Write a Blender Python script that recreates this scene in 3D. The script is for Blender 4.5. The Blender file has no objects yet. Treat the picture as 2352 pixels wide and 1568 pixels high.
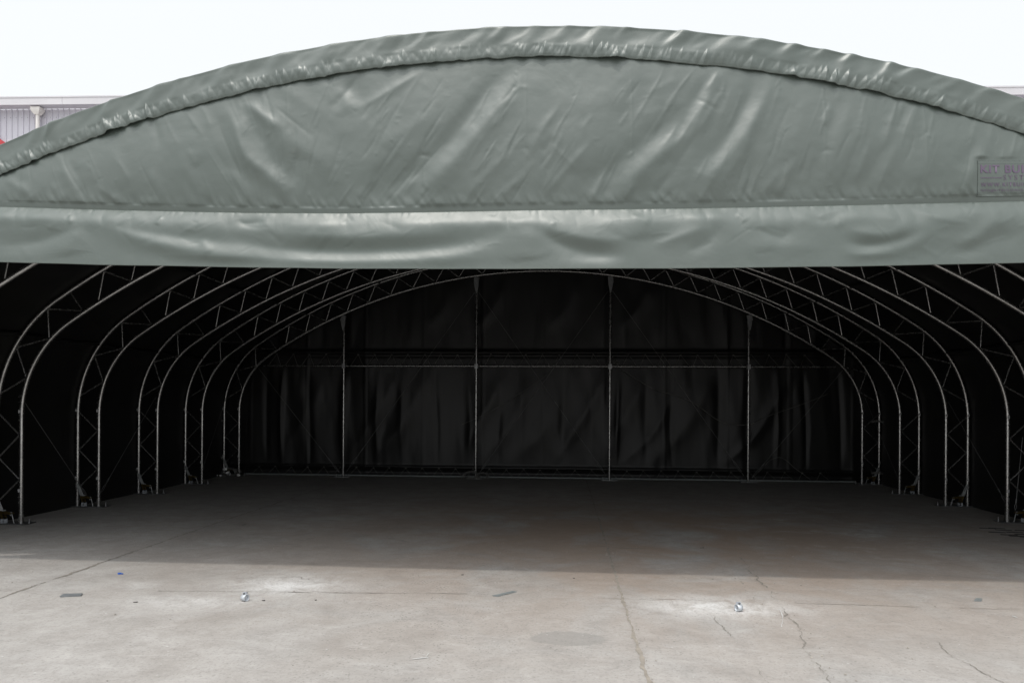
import bpy, math, random
import numpy as np
from mathutils import Vector, Matrix
random.seed(7)
RNG = np.random.default_rng(11)
sc = bpy.context.scene
COL = sc.collection
R = math.radians

# ------------------------------------------------------------------ camera
CX, CZ, YAW, ROLL, FPX, SY = 0.3918, 1.6, 0.06919, 0.00604, 1568.0, 146.55
cam = bpy.data.cameras.new('camera')
cam.sensor_width = 36.0
cam.lens = 24.0
cam.shift_y = SY / 2352.0
cam.clip_start = 0.05
cam.clip_end = 3000
camo = bpy.data.objects.new('camera', cam)
COL.objects.link(camo)
camo.matrix_world = (Matrix.Translation((CX, 0, CZ)) @ Matrix.Rotation(YAW, 4, 'Z')
                     @ Matrix.Rotation(math.pi / 2, 4, 'X') @ Matrix.Rotation(ROLL, 4, 'Z'))
sc.camera = camo

# ------------------------------------------------------------------ sky, sun, exposure
SUNV = Vector((-0.40, -0.93, 2.75)).normalized()          # towards the sun
EL = math.asin(SUNV.z)
w = bpy.data.worlds.new('World')
sc.world = w
w.use_nodes = True
nt = w.node_tree
nt.nodes.clear()
out = nt.nodes.new('ShaderNodeOutputWorld')
sky = nt.nodes.new('ShaderNodeTexSky')
sky.sky_type = 'NISHITA'
sky.sun_disc = False
sky.sun_elevation = EL
sky.sun_rotation = math.atan2(SUNV.x, SUNV.y)
sky.dust_density = 4.0
sky.air_density = 1.5
bg1 = nt.nodes.new('ShaderNodeBackground')
bg1.inputs['Strength'].default_value = 0.10
nt.links.new(sky.outputs[0], bg1.inputs[0])
bg2 = nt.nodes.new('ShaderNodeBackground')                 # white cloud veil
bg2.inputs['Color'].default_value = (0.965, 0.985, 1.0, 1)
tc = nt.nodes.new('ShaderNodeTexCoord')
dp_ = nt.nodes.new('ShaderNodeVectorMath')                  # the veil glows round the hidden sun
dp_.operation = 'DOT_PRODUCT'
nt.links.new(tc.outputs['Generated'], dp_.inputs[0])
dp_.inputs[1].default_value = SUNV
def wm(op, a, b, clamp=False):
    n = nt.nodes.new('ShaderNodeMath')
    n.operation, n.use_clamp = op, clamp
    for k, q in enumerate((a, b)):
        if isinstance(q, (int, float)): n.inputs[k].default_value = q
        else: nt.links.new(q, n.inputs[k])
    return n.outputs[0]
glow = wm('POWER', wm('MAXIMUM', dp_.outputs['Value'], 0.0), 7.0)
nt.links.new(wm('ADD', wm('MULTIPLY', glow, 2.6), 0.84), bg2.inputs['Strength'])
mixs = nt.nodes.new('ShaderNodeMixShader')
mixs.inputs[0].default_value = 0.86
nt.links.new(bg1.outputs[0], mixs.inputs[1])
nt.links.new(bg2.outputs[0], mixs.inputs[2])
nt.links.new(mixs.outputs[0], out.inputs[0])

sun = bpy.data.lights.new('sun', 'SUN')
sun.energy = 0.95
sun.angle = R(1.5)
sun.color = (1.0, 0.95, 0.88)
suno = bpy.data.objects.new('sun', sun)
COL.objects.link(suno)
suno.rotation_euler = SUNV.to_track_quat('Z', 'Y').to_euler()

sc.view_settings.view_transform = 'Standard'
sc.view_settings.look = 'None'
sc.view_settings.exposure = 0.40
sc.view_settings.gamma = 1.0


# ------------------------------------------------------------------ helpers
def at(u, v, Y):
    """point on the vertical plane Y seen at (u, v) of the 2352 px wide photograph"""
    d = _ray(u, v)
    k = Y / d[1]
    return (CX + k * d[0], Y, CZ + k * d[2])


def onfloor(u, v, z=0.0):
    d = _ray(u, v)
    k = (z - CZ) / d[2]
    return (CX + k * d[0], k * d[1], z)


def _ray(u, v):
    u -= 1176
    v -= 784 + SY
    a = u * math.cos(ROLL) + v * math.sin(ROLL)
    b = -u * math.sin(ROLL) + v * math.cos(ROLL)
    x, z = a / FPX, -b / FPX
    return (x * math.cos(YAW) - math.sin(YAW), x * math.sin(YAW) + math.cos(YAW), z)


def tag(o, label=None, cat=None, group=None, kind=None):
    if label: o['label'] = label
    if cat: o['category'] = cat
    if group: o['group'] = group
    if kind: o['kind'] = kind
    return o


def link(o, parent=None):
    COL.objects.link(o)
    if parent is not None:
        o.parent = parent
    return o


def empty(name, loc=(0, 0, 0), rz=0.0):
    o = bpy.data.objects.new(name, None)
    o.empty_display_size = 0.1
    o.location = loc
    o.rotation_euler = (0, 0, rz)
    return link(o)


class MB:
    """collects verts and faces of one mesh"""
    def __init__(s):
        s.v, s.f, s.sm = [], [], []

    def add(s, vs, fs, smooth=False):
        b = len(s.v)
        s.v += [tuple(map(float, p)) for p in vs]
        s.f += [tuple(b + i for i in f) for f in fs]
        s.sm += [smooth] * len(fs)
        return s

    def box(s, c, size, rot=None):
        h = [q / 2 for q in size]
        vs = [Vector((x, y, z)) for x in (-h[0], h[0]) for y in (-h[1], h[1]) for z in (-h[2], h[2])]
        if rot is not None:
            vs = [rot @ p for p in vs]
        vs = [p + Vector(c) for p in vs]
        return s.add(vs, [(0, 1, 3, 2), (4, 6, 7, 5), (0, 4, 5, 1), (2, 3, 7, 6), (0, 2, 6, 4), (1, 5, 7, 3)])

    def tube(s, pts, r, n=8, caps=True, taper=None):
        P = [Vector(p) for p in pts]
        N = len(P)
        t0 = (P[1] - P[0]).normalized()
        up = Vector((0, 1, 0)) if abs(t0.y) < 0.9 else Vector((0, 0, 1))
        vs = []
        for i, p in enumerate(P):
            t = (P[min(i + 1, N - 1)] - P[max(i - 1, 0)]).normalized()
            a = (up - t * up.dot(t)).normalized()
            b = t.cross(a)
            up = a
            rr = r if taper is None else r * taper[i]
            for k in range(n):
                an = 2 * math.pi * k / n
                vs.append(p + a * (math.cos(an) * rr) + b * (math.sin(an) * rr))
        fs = [(i * n + k, i * n + (k + 1) % n, (i + 1) * n + (k + 1) % n, (i + 1) * n + k)
              for i in range(N - 1) for k in range(n)]
        s.add(vs, fs, True)
        if caps:
            s.add(vs[:n], [tuple(range(n - 1, -1, -1))])
            s.add(vs[-n:], [tuple(range(n))])
        return s

    def strip(s, pts, wd, axis, th):
        """a flat webbing of width wd along axis, thickness th"""
        P = [Vector(p) for p in pts]
        ax = Vector(axis).normalized()
        vs = []
        for i, p in enumerate(P):
            t = (P[min(i + 1, len(P) - 1)] - P[max(i - 1, 0)]).normalized()
            nn = t.cross(ax).normalized()
            for a, b in ((-1, -1), (1, -1), (1, 1), (-1, 1)):
                vs.append(p + ax * (a * wd / 2) + nn * (b * th / 2))
        fs = [(4 * i + k, 4 * i + (k + 1) % 4, 4 * i + 4 + (k + 1) % 4, 4 * i + 4 + k)
              for i in range(len(P) - 1) for k in range(4)]
        fs += [(3, 2, 1, 0), tuple(4 * (len(P) - 1) + k for k in range(4))]
        return s.add(vs, fs)

    def mesh(s, name, m):
        me = bpy.data.meshes.new(name)
        me.from_pydata(s.v, [], s.f)
        me.polygons.foreach_set('use_smooth', s.sm)
        me.materials.append(m)
        me.validate()
        me.update()
        return me

    def build(s, name, m, parent=None):
        return link(bpy.data.objects.new(name, s.mesh(name, m)), parent)


def grid_mesh(name, P, m, parent=None, thick=0.0, tdir=(0, 1, 0)):
    """P: array rows x cols x 3, becomes a smooth sheet (with real thickness when thick > 0)"""
    nr, nc = P.shape[:2]
    idx = np.arange(nr * nc).reshape(nr, nc)
    q = np.stack([idx[:-1, :-1], idx[:-1, 1:], idx[1:, 1:], idx[1:, :-1]], -1).reshape(-1, 4)
    V = P.reshape(-1, 3)
    if thick:
        n = len(V)
        V = np.vstack([V, V + np.array(tdir) * thick])
        rim = np.r_[idx[0, :], idx[1:, -1], idx[-1, -2::-1], idx[-2:0:-1, 0]]
        r2 = np.roll(rim, -1)
        q = np.vstack([q, q[:, ::-1] + n, np.stack([r2, rim, rim + n, r2 + n], -1)])
    me = bpy.data.meshes.new(name)
    me.vertices.add(len(V))
    me.vertices.foreach_set('co', V.astype(np.float32).ravel())
    me.loops.add(q.size)
    me.loops.foreach_set('vertex_index', q.astype(np.int32).ravel())
    me.polygons.add(len(q))
    me.polygons.foreach_set('loop_start', np.arange(0, q.size, 4, dtype=np.int32))
    me.polygons.foreach_set('loop_total', np.full(len(q), 4, dtype=np.int32))
    me.polygons.foreach_set('use_smooth', np.ones(len(q), dtype=bool))
    me.materials.append(m)
    me.update(calc_edges=True)
    me.validate()
    return link(bpy.data.objects.new(name, me), parent)


def vnoise1(x, freq, seed):
    g = np.random.default_rng(seed).uniform(-1, 1, 4096)
    t = np.asarray(x) * freq + 2000.0
    i = np.floor(t).astype(int)
    f = t - i
    f = f * f * (3 - 2 * f)
    return g[i % 4096] * (1 - f) + g[(i + 1) % 4096] * f


def vnoise2(x, y, freq, seed):
    g = np.random.default_rng(seed).uniform(-1, 1, (256, 256))
    tx, ty = x * freq + 500.0, y * freq + 500.0
    i, j = np.floor(tx).astype(int), np.floor(ty).astype(int)
    fx, fy = tx - i, ty - j
    fx = fx * fx * (3 - 2 * fx)
    fy = fy * fy * (3 - 2 * fy)
    a = g[i % 256, j % 256] * (1 - fx) + g[(i + 1) % 256, j % 256] * fx
    b = g[i % 256, (j + 1) % 256] * (1 - fx) + g[(i + 1) % 256, (j + 1) % 256] * fx
    return a * (1 - fy) + b * fy


def sstep(a, b, x):
    t = np.clip((x - a) / (b - a), 0, 1)
    return t * t * (3 - 2 * t)


def smooth_line(pts, n=7):
    P = [np.array(p, float) for p in pts]
    if len(P) < 3: return P
    o = []
    for i in range(len(P) - 1):
        a, b, c, d = P[max(i - 1, 0)], P[i], P[i + 1], P[min(i + 2, len(P) - 1)]
        for k in range(n):
            t = k / n
            o.append(0.5 * (2 * b + (c - a) * t + (2 * a - 5 * b + 4 * c - d) * t * t + (3 * b - a - 3 * c + d) * t ** 3))
    return o + [P[-1]]


def folds(U, V, lst, amp_k=1.0, wd_k=1.0):
    """cloth folds: each is (polyline points, half width, height); points share the units of U, V"""
    H = np.zeros_like(U)
    Umin, Umax = U.min(axis=0), U.max(axis=0)
    for pts, wd, amp in lst:
        wd, amp = wd * wd_k, amp * amp_k
        p = np.array(smooth_line(pts), float)
        L = np.r_[0, np.cumsum(np.hypot(*np.diff(p, axis=0).T))]
        c_ok = np.nonzero((Umax > p[:, 0].min() - 4 * wd) & (Umin < p[:, 0].max() + 4 * wd))[0]
        if len(c_ok) == 0: continue
        cs = slice(c_ok[0], c_ok[-1] + 1)
        Uc, Vc = U[:, cs], V[:, cs]
        box = (Uc > p[:, 0].min() - 4 * wd) & (Uc < p[:, 0].max() + 4 * wd) & (Vc > p[:, 1].min() - 4 * wd) & (Vc < p[:, 1].max() + 4 * wd)
        u, v = Uc[box], Vc[box]
        if u.size == 0: continue
        b = np.full(u.shape, 1e9)
        t_ = np.zeros_like(u)
        for k in range(len(p) - 1):
            d = p[k + 1] - p[k]
            l2 = d @ d
            t = np.clip(((u - p[k, 0]) * d[0] + (v - p[k, 1]) * d[1]) / l2, 0, 1)
            dist = np.hypot(u - p[k, 0] - t * d[0], v - p[k, 1] - t * d[1])
            m_ = dist < b
            b[m_] = dist[m_]
            t_[m_] = ((L[k] + t * math.sqrt(l2)) / L[-1])[m_]
        win = sstep(-0.05, 0.35, t_) * sstep(1.05, 0.70, t_)
        wl = wd * (0.8 + 0.5 * t_)
        H[:, cs][box] += amp * win * (0.85 * np.exp(-(b / wl) ** 2) + 0.15 * np.exp(-(b / (0.45 * wl)) ** 2))
    return H


# ------------------------------------------------------------------ materials
class NB:
    """tiny node builder"""
    def __init__(s, name):
        s.m = bpy.data.materials.new(name)
        s.m.use_nodes = True
        s.t = s.m.node_tree
        s.bsdf = s.t.nodes['Principled BSDF']
        s.out = s.t.nodes['Material Output']
        s.co = s.t.nodes.new('ShaderNodeTexCoord').outputs['Object']

    def _in(s, sock, val):
        if hasattr(val, 'is_linked') or isinstance(val, bpy.types.NodeSocket):
            s.t.links.new(val, sock)
        else:
            sock.default_value = val

    def math(s, op, a, b=0.0, clamp=False):
        n = s.t.nodes.new('ShaderNodeMath')
        n.operation = op
        n.use_clamp = clamp
        s._in(n.inputs[0], a)
        s._in(n.inputs[1], b)
        return n.outputs[0]

    def mapping(s, scale=(1, 1, 1), loc=(0, 0, 0), vec=None):
        n = s.t.nodes.new('ShaderNodeMapping')
        s.t.links.new(vec or s.co, n.inputs[0])
        n.inputs['Location'].default_value = loc
        n.inputs['Scale'].default_value = scale
        return n.outputs[0]

    def noise(s, scale, detail=6, rough=0.55, vec=None, dist=0.0):
        n = s.t.nodes.new('ShaderNodeTexNoise')
        s.t.links.new(vec or s.co, n.inputs['Vector'])
        n.inputs['Scale'].default_value = scale
        n.inputs['Detail'].default_value = detail
        n.inputs['Roughness'].default_value = rough
        n.inputs['Distortion'].default_value = dist
        return n.outputs['Fac']

    def voro(s, scale, vec=None, feature='F1'):
        n = s.t.nodes.new('ShaderNodeTexVoronoi')
        n.feature = feature
        s.t.links.new(vec or s.co, n.inputs['Vector'])
        n.inputs['Scale'].default_value = scale
        return n.outputs['Distance']

    def ramp(s, fac, stops):
        n = s.t.nodes.new('ShaderNodeValToRGB')
        e = n.color_ramp.elements
        while len(e) < len(stops):
            e.new(0.5)
        for k, (p, c) in enumerate(stops):
            e[k].position = p
            e[k].color = (c, c, c, 1) if not isinstance(c, tuple) else (*c, 1)
        s.t.links.new(fac, n.inputs[0])
        return n.outputs[0]

    def mix(s, fac, a, b, mode='MIX'):
        n = s.t.nodes.new('ShaderNodeMixRGB')
        n.blend_type = mode
        s._in(n.inputs[0], fac)
        for k, q in ((1, a), (2, b)):
            if isinstance(q, tuple):
                n.inputs[k].default_value = (*q, 1)
            else:
                s.t.links.new(q, n.inputs[k])
        return n.outputs[0]

    def bump(s, h, strength, dist, prev=None):
        n = s.t.nodes.new('ShaderNodeBump')
        n.inputs['Strength'].default_value = strength
        n.inputs['Distance'].default_value = dist
        s.t.links.new(h, n.inputs['Height'])
        if prev is not None:
            s.t.links.new(prev, n.inputs['Normal'])
        return n.outputs[0]

    def xyz(s):
        n = s.t.nodes.new('ShaderNodeSeparateXYZ')
        s.t.links.new(s.co, n.inputs[0])
        return n.outputs

    def fin(s, col=None, rough=None, metal=None, normal=None, spec=None):
        b = s.bsdf
        if col is not None:
            if isinstance(col, tuple): b.inputs['Base Color'].default_value = (*col, 1)
            else: s.t.links.new(col, b.inputs['Base Color'])
        if rough is not None: s._in(b.inputs['Roughness'], rough)
        if metal is not None: s._in(b.inputs['Metallic'], metal)
        if spec is not None: b.inputs['Specular IOR Level'].default_value = spec
        if normal is not None: s.t.links.new(normal, b.inputs['Normal'])
        return s.m


def simple(name, a, b=None, scale=20.0, rough=0.5, metal=0.0, bump=0.0, bscale=60.0, spec=0.5):
    n = NB(name)
    if b is None: b = tuple(0.75 * q for q in a)
    f = n.noise(scale, 5, 0.6)
    col = n.mix(n.ramp(f, [(0.3, 0.0), (0.7, 1.0)]), a, b)
    nm = n.bump(n.noise(bscale, 4, 0.6), bump, 0.01) if bump else None
    return n.fin(col, rough, metal, nm, spec)


def mat_cover():
    n = NB('coated_green_canvas')
    big = n.noise(0.8, 5, 0.6)
    fine = n.noise(9.0, 6, 0.7, dist=0.6)
    col = n.mix(n.ramp(big, [(0.3, 0.0), (0.7, 1.0)]), (0.076, 0.097, 0.084), (0.089, 0.109, 0.096))
    col = n.mix(n.ramp(fine, [(0.62, 0.0), (0.85, 0.35)]), col, (0.135, 0.14, 0.12))
    rough = n.ramp(n.noise(3.0, 5, 0.6), [(0.25, 0.38), (0.75, 0.49)])
    nm = n.bump(n.noise(2.2, 3, 0.45, dist=0.8), 0.30, 0.03)
    nm = n.bump(n.noise(9.0, 4, 0.5, dist=1.2), 0.16, 0.008, nm)
    return n.fin(col, rough, 0.0, nm, 0.82)


def mat_black():
    n = NB('black_lining_canvas')
    col = n.mix(n.noise(1.5, 5, 0.6), (0.0065, 0.0065, 0.0034), (0.011, 0.011, 0.0135))
    nm = n.bump(n.noise(2.5, 3, 0.5, dist=0.8), 0.12, 0.03)
    nm = n.bump(n.noise(9.0, 4, 0.6), 0.10, 0.006, nm)
    return n.fin(col, 0.40, 0.0, nm, 0.36)


def mat_concrete():
    n = NB('worn_concrete')
    X, Y, Z = n.xyz()
    big = n.noise(0.45, 6, 0.62, dist=0.5)
    mid = n.noise(2.6, 8, 0.68, dist=0.4)
    blot = n.noise(6.5, 9, 0.74, vec=n.mapping((0.8, 1.15, 1)), dist=0.9)
    streak = n.noise(3.0, 8, 0.70, vec=n.mapping((0.55, 1.5, 1)), dist=0.6)
    fine = n.noise(42.0, 6, 0.7)
    col = n.mix(n.ramp(big, [(0.36, 0.0), (0.62, 1.0)]), (0.398, 0.385, 0.368), (0.333, 0.318, 0.299))
    col = n.mix(n.ramp(mid, [(0.42, 0.0), (0.70, 0.75)]), col, (0.262, 0.247, 0.230))
    col = n.mix(n.ramp(blot, [(0.50, 0.0), (0.66, 0.42)]), col, (0.225, 0.212, 0.198))
    col = n.mix(n.ramp(blot, [(0.30, 0.45), (0.44, 0.0)]), col, (0.470, 0.455, 0.435))
    col = n.mix(n.ramp(streak, [(0.56, 0.0), (0.74, 0.55)]), col, (0.47, 0.46, 0.445))

    def gauss(cx, cy, rx, ry):
        a = n.math('DIVIDE', n.math('SUBTRACT', X, cx), rx)
        b = n.math('DIVIDE', n.math('SUBTRACT', Y, cy), ry)
        d = n.math('ADD', n.math('MULTIPLY', a, a), n.math('MULTIPLY', b, b))
        return n.math('POWER', 2.718, n.math('MULTIPLY', d, -1.0))
    # rusty brown staining, mostly on the right half
    br = n.math('MULTIPLY', gauss(1.6, 8.6, 4.6, 3.4), n.ramp(n.noise(0.9, 6, 0.65, dist=0.7), [(0.30, 0.0), (0.54, 1.0)]))
    br2 = n.math('MULTIPLY', gauss(1.6, 6.0, 3.6, 0.6), n.ramp(n.noise(1.7, 6, 0.65), [(0.35, 0.05), (0.62, 0.5)]))
    col = n.mix(n.math('MULTIPLY', n.math('MAXIMUM', br, br2), 0.85), col, (0.300, 0.222, 0.165))
    # bare aggregate along a wheel track
    ag = n.math('MULTIPLY', gauss(-0.55, 6.2, 0.75, 2.6), 1.0)
    ag = n.math('ADD', ag, 0.38)
    dots = n.ramp(n.voro(38.0), [(0.16, 1.0), (0.30, 0.0)])
    gate = n.ramp(n.noise(7.0, 4, 0.6), [(0.42, 0.0), (0.6, 1.0)])
    dm = n.math('MULTIPLY', n.math('MULTIPLY', dots, gate), ag, True)
    col = n.mix(n.math('MULTIPLY', dm, 0.75), col, (0.15, 0.138, 0.125))
    # black rubber and oil marks
    mk = n.ramp(n.noise(1.9, 9, 0.72, vec=n.mapping((0.7, 1.9, 1), (3.1, 1.7, 0)), dist=0.9), [(0.60, 0.0), (0.74, 1.0)])
    mk = n.math('MULTIPLY', mk, n.math('ADD', gauss(0.5, 8.2, 5.5, 2.2), 0.16))
    col = n.mix(n.math('MULTIPLY', mk, 0.65), col, (0.135, 0.128, 0.124))
    # white dust thrown about: patches by the clamps and dry lime on the right
    brk = n.ramp(n.noise(5.0, 9, 0.76, dist=0.9), [(0.36, 0.1), (0.58, 1.0)])
    du = n.math('ADD', n.math('MULTIPLY', gauss(-2.0, 5.88, 0.50, 0.34), 0.85), n.math('MULTIPLY', gauss(1.66, 5.56, 0.60, 0.28), 0.85))
    du = n.math('ADD', du, n.math('MULTIPLY', gauss(-2.55, 5.30, 0.55, 0.2), 0.45))
    du = n.math('ADD', du, n.math('MULTIPLY', gauss(-3.3, 5.75, 0.16, 0.14), 0.4))
    du = n.math('MULTIPLY', du, brk, True)
    col = n.mix(du, col, (0.66, 0.655, 0.645))
    li = n.ramp(n.noise(2.4, 9, 0.74, vec=n.mapping((0.75, 1.3, 1), (7.7, 2.2, 0)), dist=0.5), [(0.55, 0.0), (0.72, 1.0)])
    li = n.math('MULTIPLY', li, n.math('MAXIMUM', gauss(4.3, 9.2, 1.6, 1.9), n.math('MULTIPLY', gauss(4.6, 6.2, 1.8, 1.3), 0.35)))
    col = n.mix(n.math('MULTIPLY', li, 0.85, True), col, (0.60, 0.59, 0.57))
    # damp oval by the joint
    wob = n.math('MULTIPLY', n.math('SUBTRACT', n.noise(5.0, 7, 0.65), 0.5), 1.5)
    a = n.math('DIVIDE', n.math('SUBTRACT', X, 0.46), 0.275)
    b = n.math('DIVIDE', n.math('SUBTRACT', Y, 4.715), 0.15)
    d = n.math('ADD', n.math('ADD', n.math('MULTIPLY', a, a), n.math('MULTIPLY', b, b)), wob)
    damp = n.ramp(d, [(0.80, 1.0), (0.98, 0.0)])
    col = n.mix(n.math('MULTIPLY', damp, 0.60), col, (0.235, 0.225, 0.210))
    # speckle
    col = n.mix(n.ramp(fine, [(0.36, 0.5), (0.48, 0.0)]), col, (0.21, 0.20, 0.19))
    col = n.mix(n.ramp(n.noise(60.0, 3, 0.6), [(0.66, 0.0), (0.76, 0.5)]), col, (0.60, 0.59, 0.58))
    pits = n.ramp(n.voro(16.0, n.mapping((1, 1.25, 1), (.3, .7, 0))), [(0.05, 1.0), (0.16, 0.0)])
    pgate = n.ramp(n.noise(2.2, 5, 0.65, vec=n.mapping((1, 1, 1), (9, 4, 0))), [(0.42, 0.0), (0.62, 1.0)])
    col = n.mix(n.math('MULTIPLY', n.math('MULTIPLY', pits, pgate), 0.7), col, (0.130, 0.120, 0.110))
    wf = n.ramp(n.voro(11.0, n.mapping((1, 1.6, 1), (2.3, 5.7, 0))), [(0.04, 1.0), (0.12, 0.0)])
    col = n.mix(n.math('MULTIPLY', n.math('MULTIPLY', wf, n.ramp(n.noise(4.0, 5, 0.65), [(0.5, 0.0), (0.62, 1.0)])), 0.7), col, (0.58, 0.57, 0.56))
    nm = n.bump(mid, 0.35, 0.02)
    nm = n.bump(blot, 0.25, 0.008, nm)
    nm = n.bump(fine, 0.45, 0.006, nm)
    return n.fin(col, n.ramp(mid, [(0.3, 0.72), (0.7, 0.9)]), 0.0, nm, 0.35)


def mat_steel(name, a, b, rough, scale=14.0):
    n = NB(name)
    sp = n.noise(scale, 6, 0.7, dist=0.5)
    col = n.mix(n.ramp(sp, [(0.3, 0.0), (0.7, 1.0)]), a, b)
    return n.fin(col, n.ramp(sp, [(0.3, rough - 0.07), (0.7, rough + 0.09)]), 0.97, n.bump(n.noise(60, 3, 0.5), 0.04, 0.002))


M = {}
M['cover'] = mat_cover()
M['black'] = mat_black()
M['concrete'] = mat_concrete()
M['galv'] = mat_steel('galvanised_tube', (0.45, 0.445, 0.435), (0.28, 0.277, 0.272), 0.26)
M['plate'] = mat_steel('galvanised_plate', (0.30, 0.305, 0.31), (0.20, 0.205, 0.21), 0.45)
M['zinc'] = simple('bright_zinc', (0.58, 0.61, 0.64), (0.50, 0.53, 0.57), 30, 0.38, 0.25)
M['gold'] = mat_steel('passivated_steel', (0.20, 0.145, 0.055), (0.11, 0.08, 0.03), 0.45, 40)
M['web'] = simple('white_webbing', (0.40, 0.41, 0.41), (0.30, 0.31, 0.31), 60, 0.75, 0, 0.4, 300)
M['rope'] = simple('grey_cord', (0.16, 0.155, 0.145), (0.10, 0.10, 0.095), 90, 0.8)
M['wire'] = simple('steel_cable', (0.20, 0.20, 0.20), (0.13, 0.13, 0.13), 90, 0.5, 0.5)
M['crack'] = simple('crack_dirt', (0.250, 0.228, 0.200), (0.170, 0.155, 0.136), 25, 0.95)
M['joint'] = simple('joint_filler', (0.330, 0.295, 0.250), (0.215, 0.192, 0.165), 12, 0.95, 0, 0.5, 80)
M['scratch'] = simple('white_scrape', (0.56, 0.555, 0.545), (0.45, 0.44, 0.43), 40, 0.9)
M['stone'] = simple('grit', (0.42, 0.39, 0.34), (0.20, 0.185, 0.165), 9, 0.9)
M['blackbit'] = simple('dark_scrap', (0.05, 0.048, 0.045), (0.09, 0.08, 0.07), 30, 0.8)
M['slot'] = simple('drain_slot', (0.012, 0.012, 0.012), (0.02, 0.02, 0.02), 20, 0.95)
M['blue'] = simple('blue_plastic', (0.02, 0.13, 0.55), (0.02, 0.09, 0.40), 40, 0.4)
M['strip'] = simple('dull_galvanised_strip', (0.30, 0.325, 0.325), (0.20, 0.22, 0.22), 30, 0.5, 0.3, 0.3, 120)
M['slate'] = simple('grey_painted_steel', (0.25, 0.265, 0.275), (0.18, 0.19, 0.195), 16, 0.5, 0.4, 0.3, 120)
M['purple'] = simple('purple_print', (0.105, 0.072, 0.118), (0.125, 0.088, 0.140), 5, 0.45)
M['thread'] = simple('dark_thread', (0.035, 0.040, 0.038), (0.05, 0.055, 0.05), 50, 0.8)
M['sticker'] = simple('paper_sticker', (0.55, 0.55, 0.55), (0.50, 0.50, 0.50), 50, 0.6)
M['ink'] = simple('black_ink', (0.02, 0.02, 0.02), (0.025, 0.025, 0.025), 50, 0.6)
M['cladding'] = simple('grey_cladding', (0.60, 0.585, 0.640), (0.54, 0.525, 0.585), 0.6, 0.45)
M['fascia'] = simple('pale_fascia', (0.66, 0.645, 0.67), (0.60, 0.585, 0.61), 0.8, 0.45)
M['pipe'] = simple('cream_plastic', (0.80, 0.765, 0.735), (0.75, 0.715, 0.69), 2, 0.4)
M['red'] = simple('red_sheet', (0.52, 0.05, 0.06), (0.45, 0.04, 0.05), 2, 0.5)
M['foil'] = simple('crumpled_white_plastic', (0.80, 0.80, 0.80), (0.70, 0.70, 0.70), 20, 0.3)

# ------------------------------------------------------------------ ground
g = 30
xs = np.concatenate([[-400, -120, -40], np.linspace(-14, 14, 57), [40, 120, 400]])
ys = np.concatenate([[-400, -100, -30], np.linspace(-6, 20, 53), [40, 120, 500]])
XX, YY = np.meshgrid(xs, ys)
near = (np.abs(XX) < 13) & (YY > -5) & (YY < 5.0)
P = np.dstack([XX, YY, np.where(near, 0.0, 0.0)])
ground = tag(grid_mesh('ground', P, M['concrete']), kind='structure')


def ribbon(name, pts, wd, m, z=0.003, jit=0.02, step=0.014, seed=1, vary=0.6, gaps=0.0):
    """a thin irregular seam lying on the slab, child of the ground"""
    rg = np.random.default_rng(seed)
    P = np.array(pts, float)
    L = np.r_[0, np.cumsum(np.hypot(*np.diff(P, axis=0).T))]
    s = np.arange(0, L[-1], step)
    x, y = np.interp(s, L, P[:, 0]), np.interp(s, L, P[:, 1])
    dx, dy = np.gradient(x), np.gradient(y)
    ln = np.hypot(dx, dy) + 1e-9
    nx, ny = -dy / ln, dx / ln
    j = (vnoise1(s, 5, seed) * 0.6 + vnoise1(s, 17, seed + 1) * 0.5 + vnoise1(s, 44, seed + 7) * 0.35) * jit
    wd = wd * 0.62
    w_ = wd * np.clip(1 + vary * vnoise1(s, 6, seed + 2) + vary * vnoise1(s, 21, seed + 3), 0.08, 3)
    if gaps:
        w_ = np.where(vnoise1(s, 3.1, seed + 5) < -1 + 2 * gaps, 0.0, w_)
    mb = MB()
    for k in range(len(s) - 1):
        if w_[k] <= 0 and w_[k + 1] <= 0:
            continue
        q = []
        for i, sg in ((k, 1), (k, -1), (k + 1, -1), (k + 1, 1)):
            o = j[i] + sg * w_[i] / 2 + rg.normal() * 0.0
            q.append((x[i] + nx[i] * o, y[i] + ny[i] * o, z))
        mb.add(q, [(0, 1, 2, 3)])
    return mb.build(name, m, ground)


ribbon('slab_joint', [(-4.12, 2.0), (-4.17, 5.4), (-4.17, 9.3), (-4.1, 14.6)], 0.030, M['crack'], jit=0.022, seed=3)
ribbon('slab_joint', [(0.92, 2.0), (0.92, 4.2), (0.93, 6.1), (0.95, 8.5), (0.98, 14.6)], 0.034, M['joint'], jit=0.010, seed=8, vary=0.5)
ribbon('slab_joint', [(-7, 5.38), (-4.36, 5.51), (-3.0, 5.60), (-1.5, 5.69), (-0.2, 5.76)], 0.011, M['crack'], 0.0035, jit=0.012, seed=12, gaps=0.36)
ribbon('slab_joint', [(-0.1, 5.76), (0.96, 5.73), (2.1, 5.73), (3.3, 5.70), (5.5, 5.70)], 0.010, M['joint'], 0.0035, jit=0.014, seed=15, gaps=0.45)
ribbon('crack', [(2.32, 7.4), (2.25, 6.81), (2.23, 6.4), (2.22, 6.1), (2.19, 5.7), (2.15, 5.41), (2.12, 5.09), (2.06, 4.81), (2.00, 4.56), (2.0, 4.34), (1.96, 4.09), (1.9, 3.3)], 0.0085, M['crack'], 0.0038, jit=0.034, seed=21, vary=0.9, gaps=0.08)
ribbon('crack', [(1.56, 5.35), (1.61, 5.0), (1.61, 4.77), (1.62, 4.49), (1.63, 4.31), (1.6, 4.06), (1.55, 3.4)], 0.0055, M['crack'], 0.0038, jit=0.03, seed=25, gaps=0.3, vary=0.9)
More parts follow.
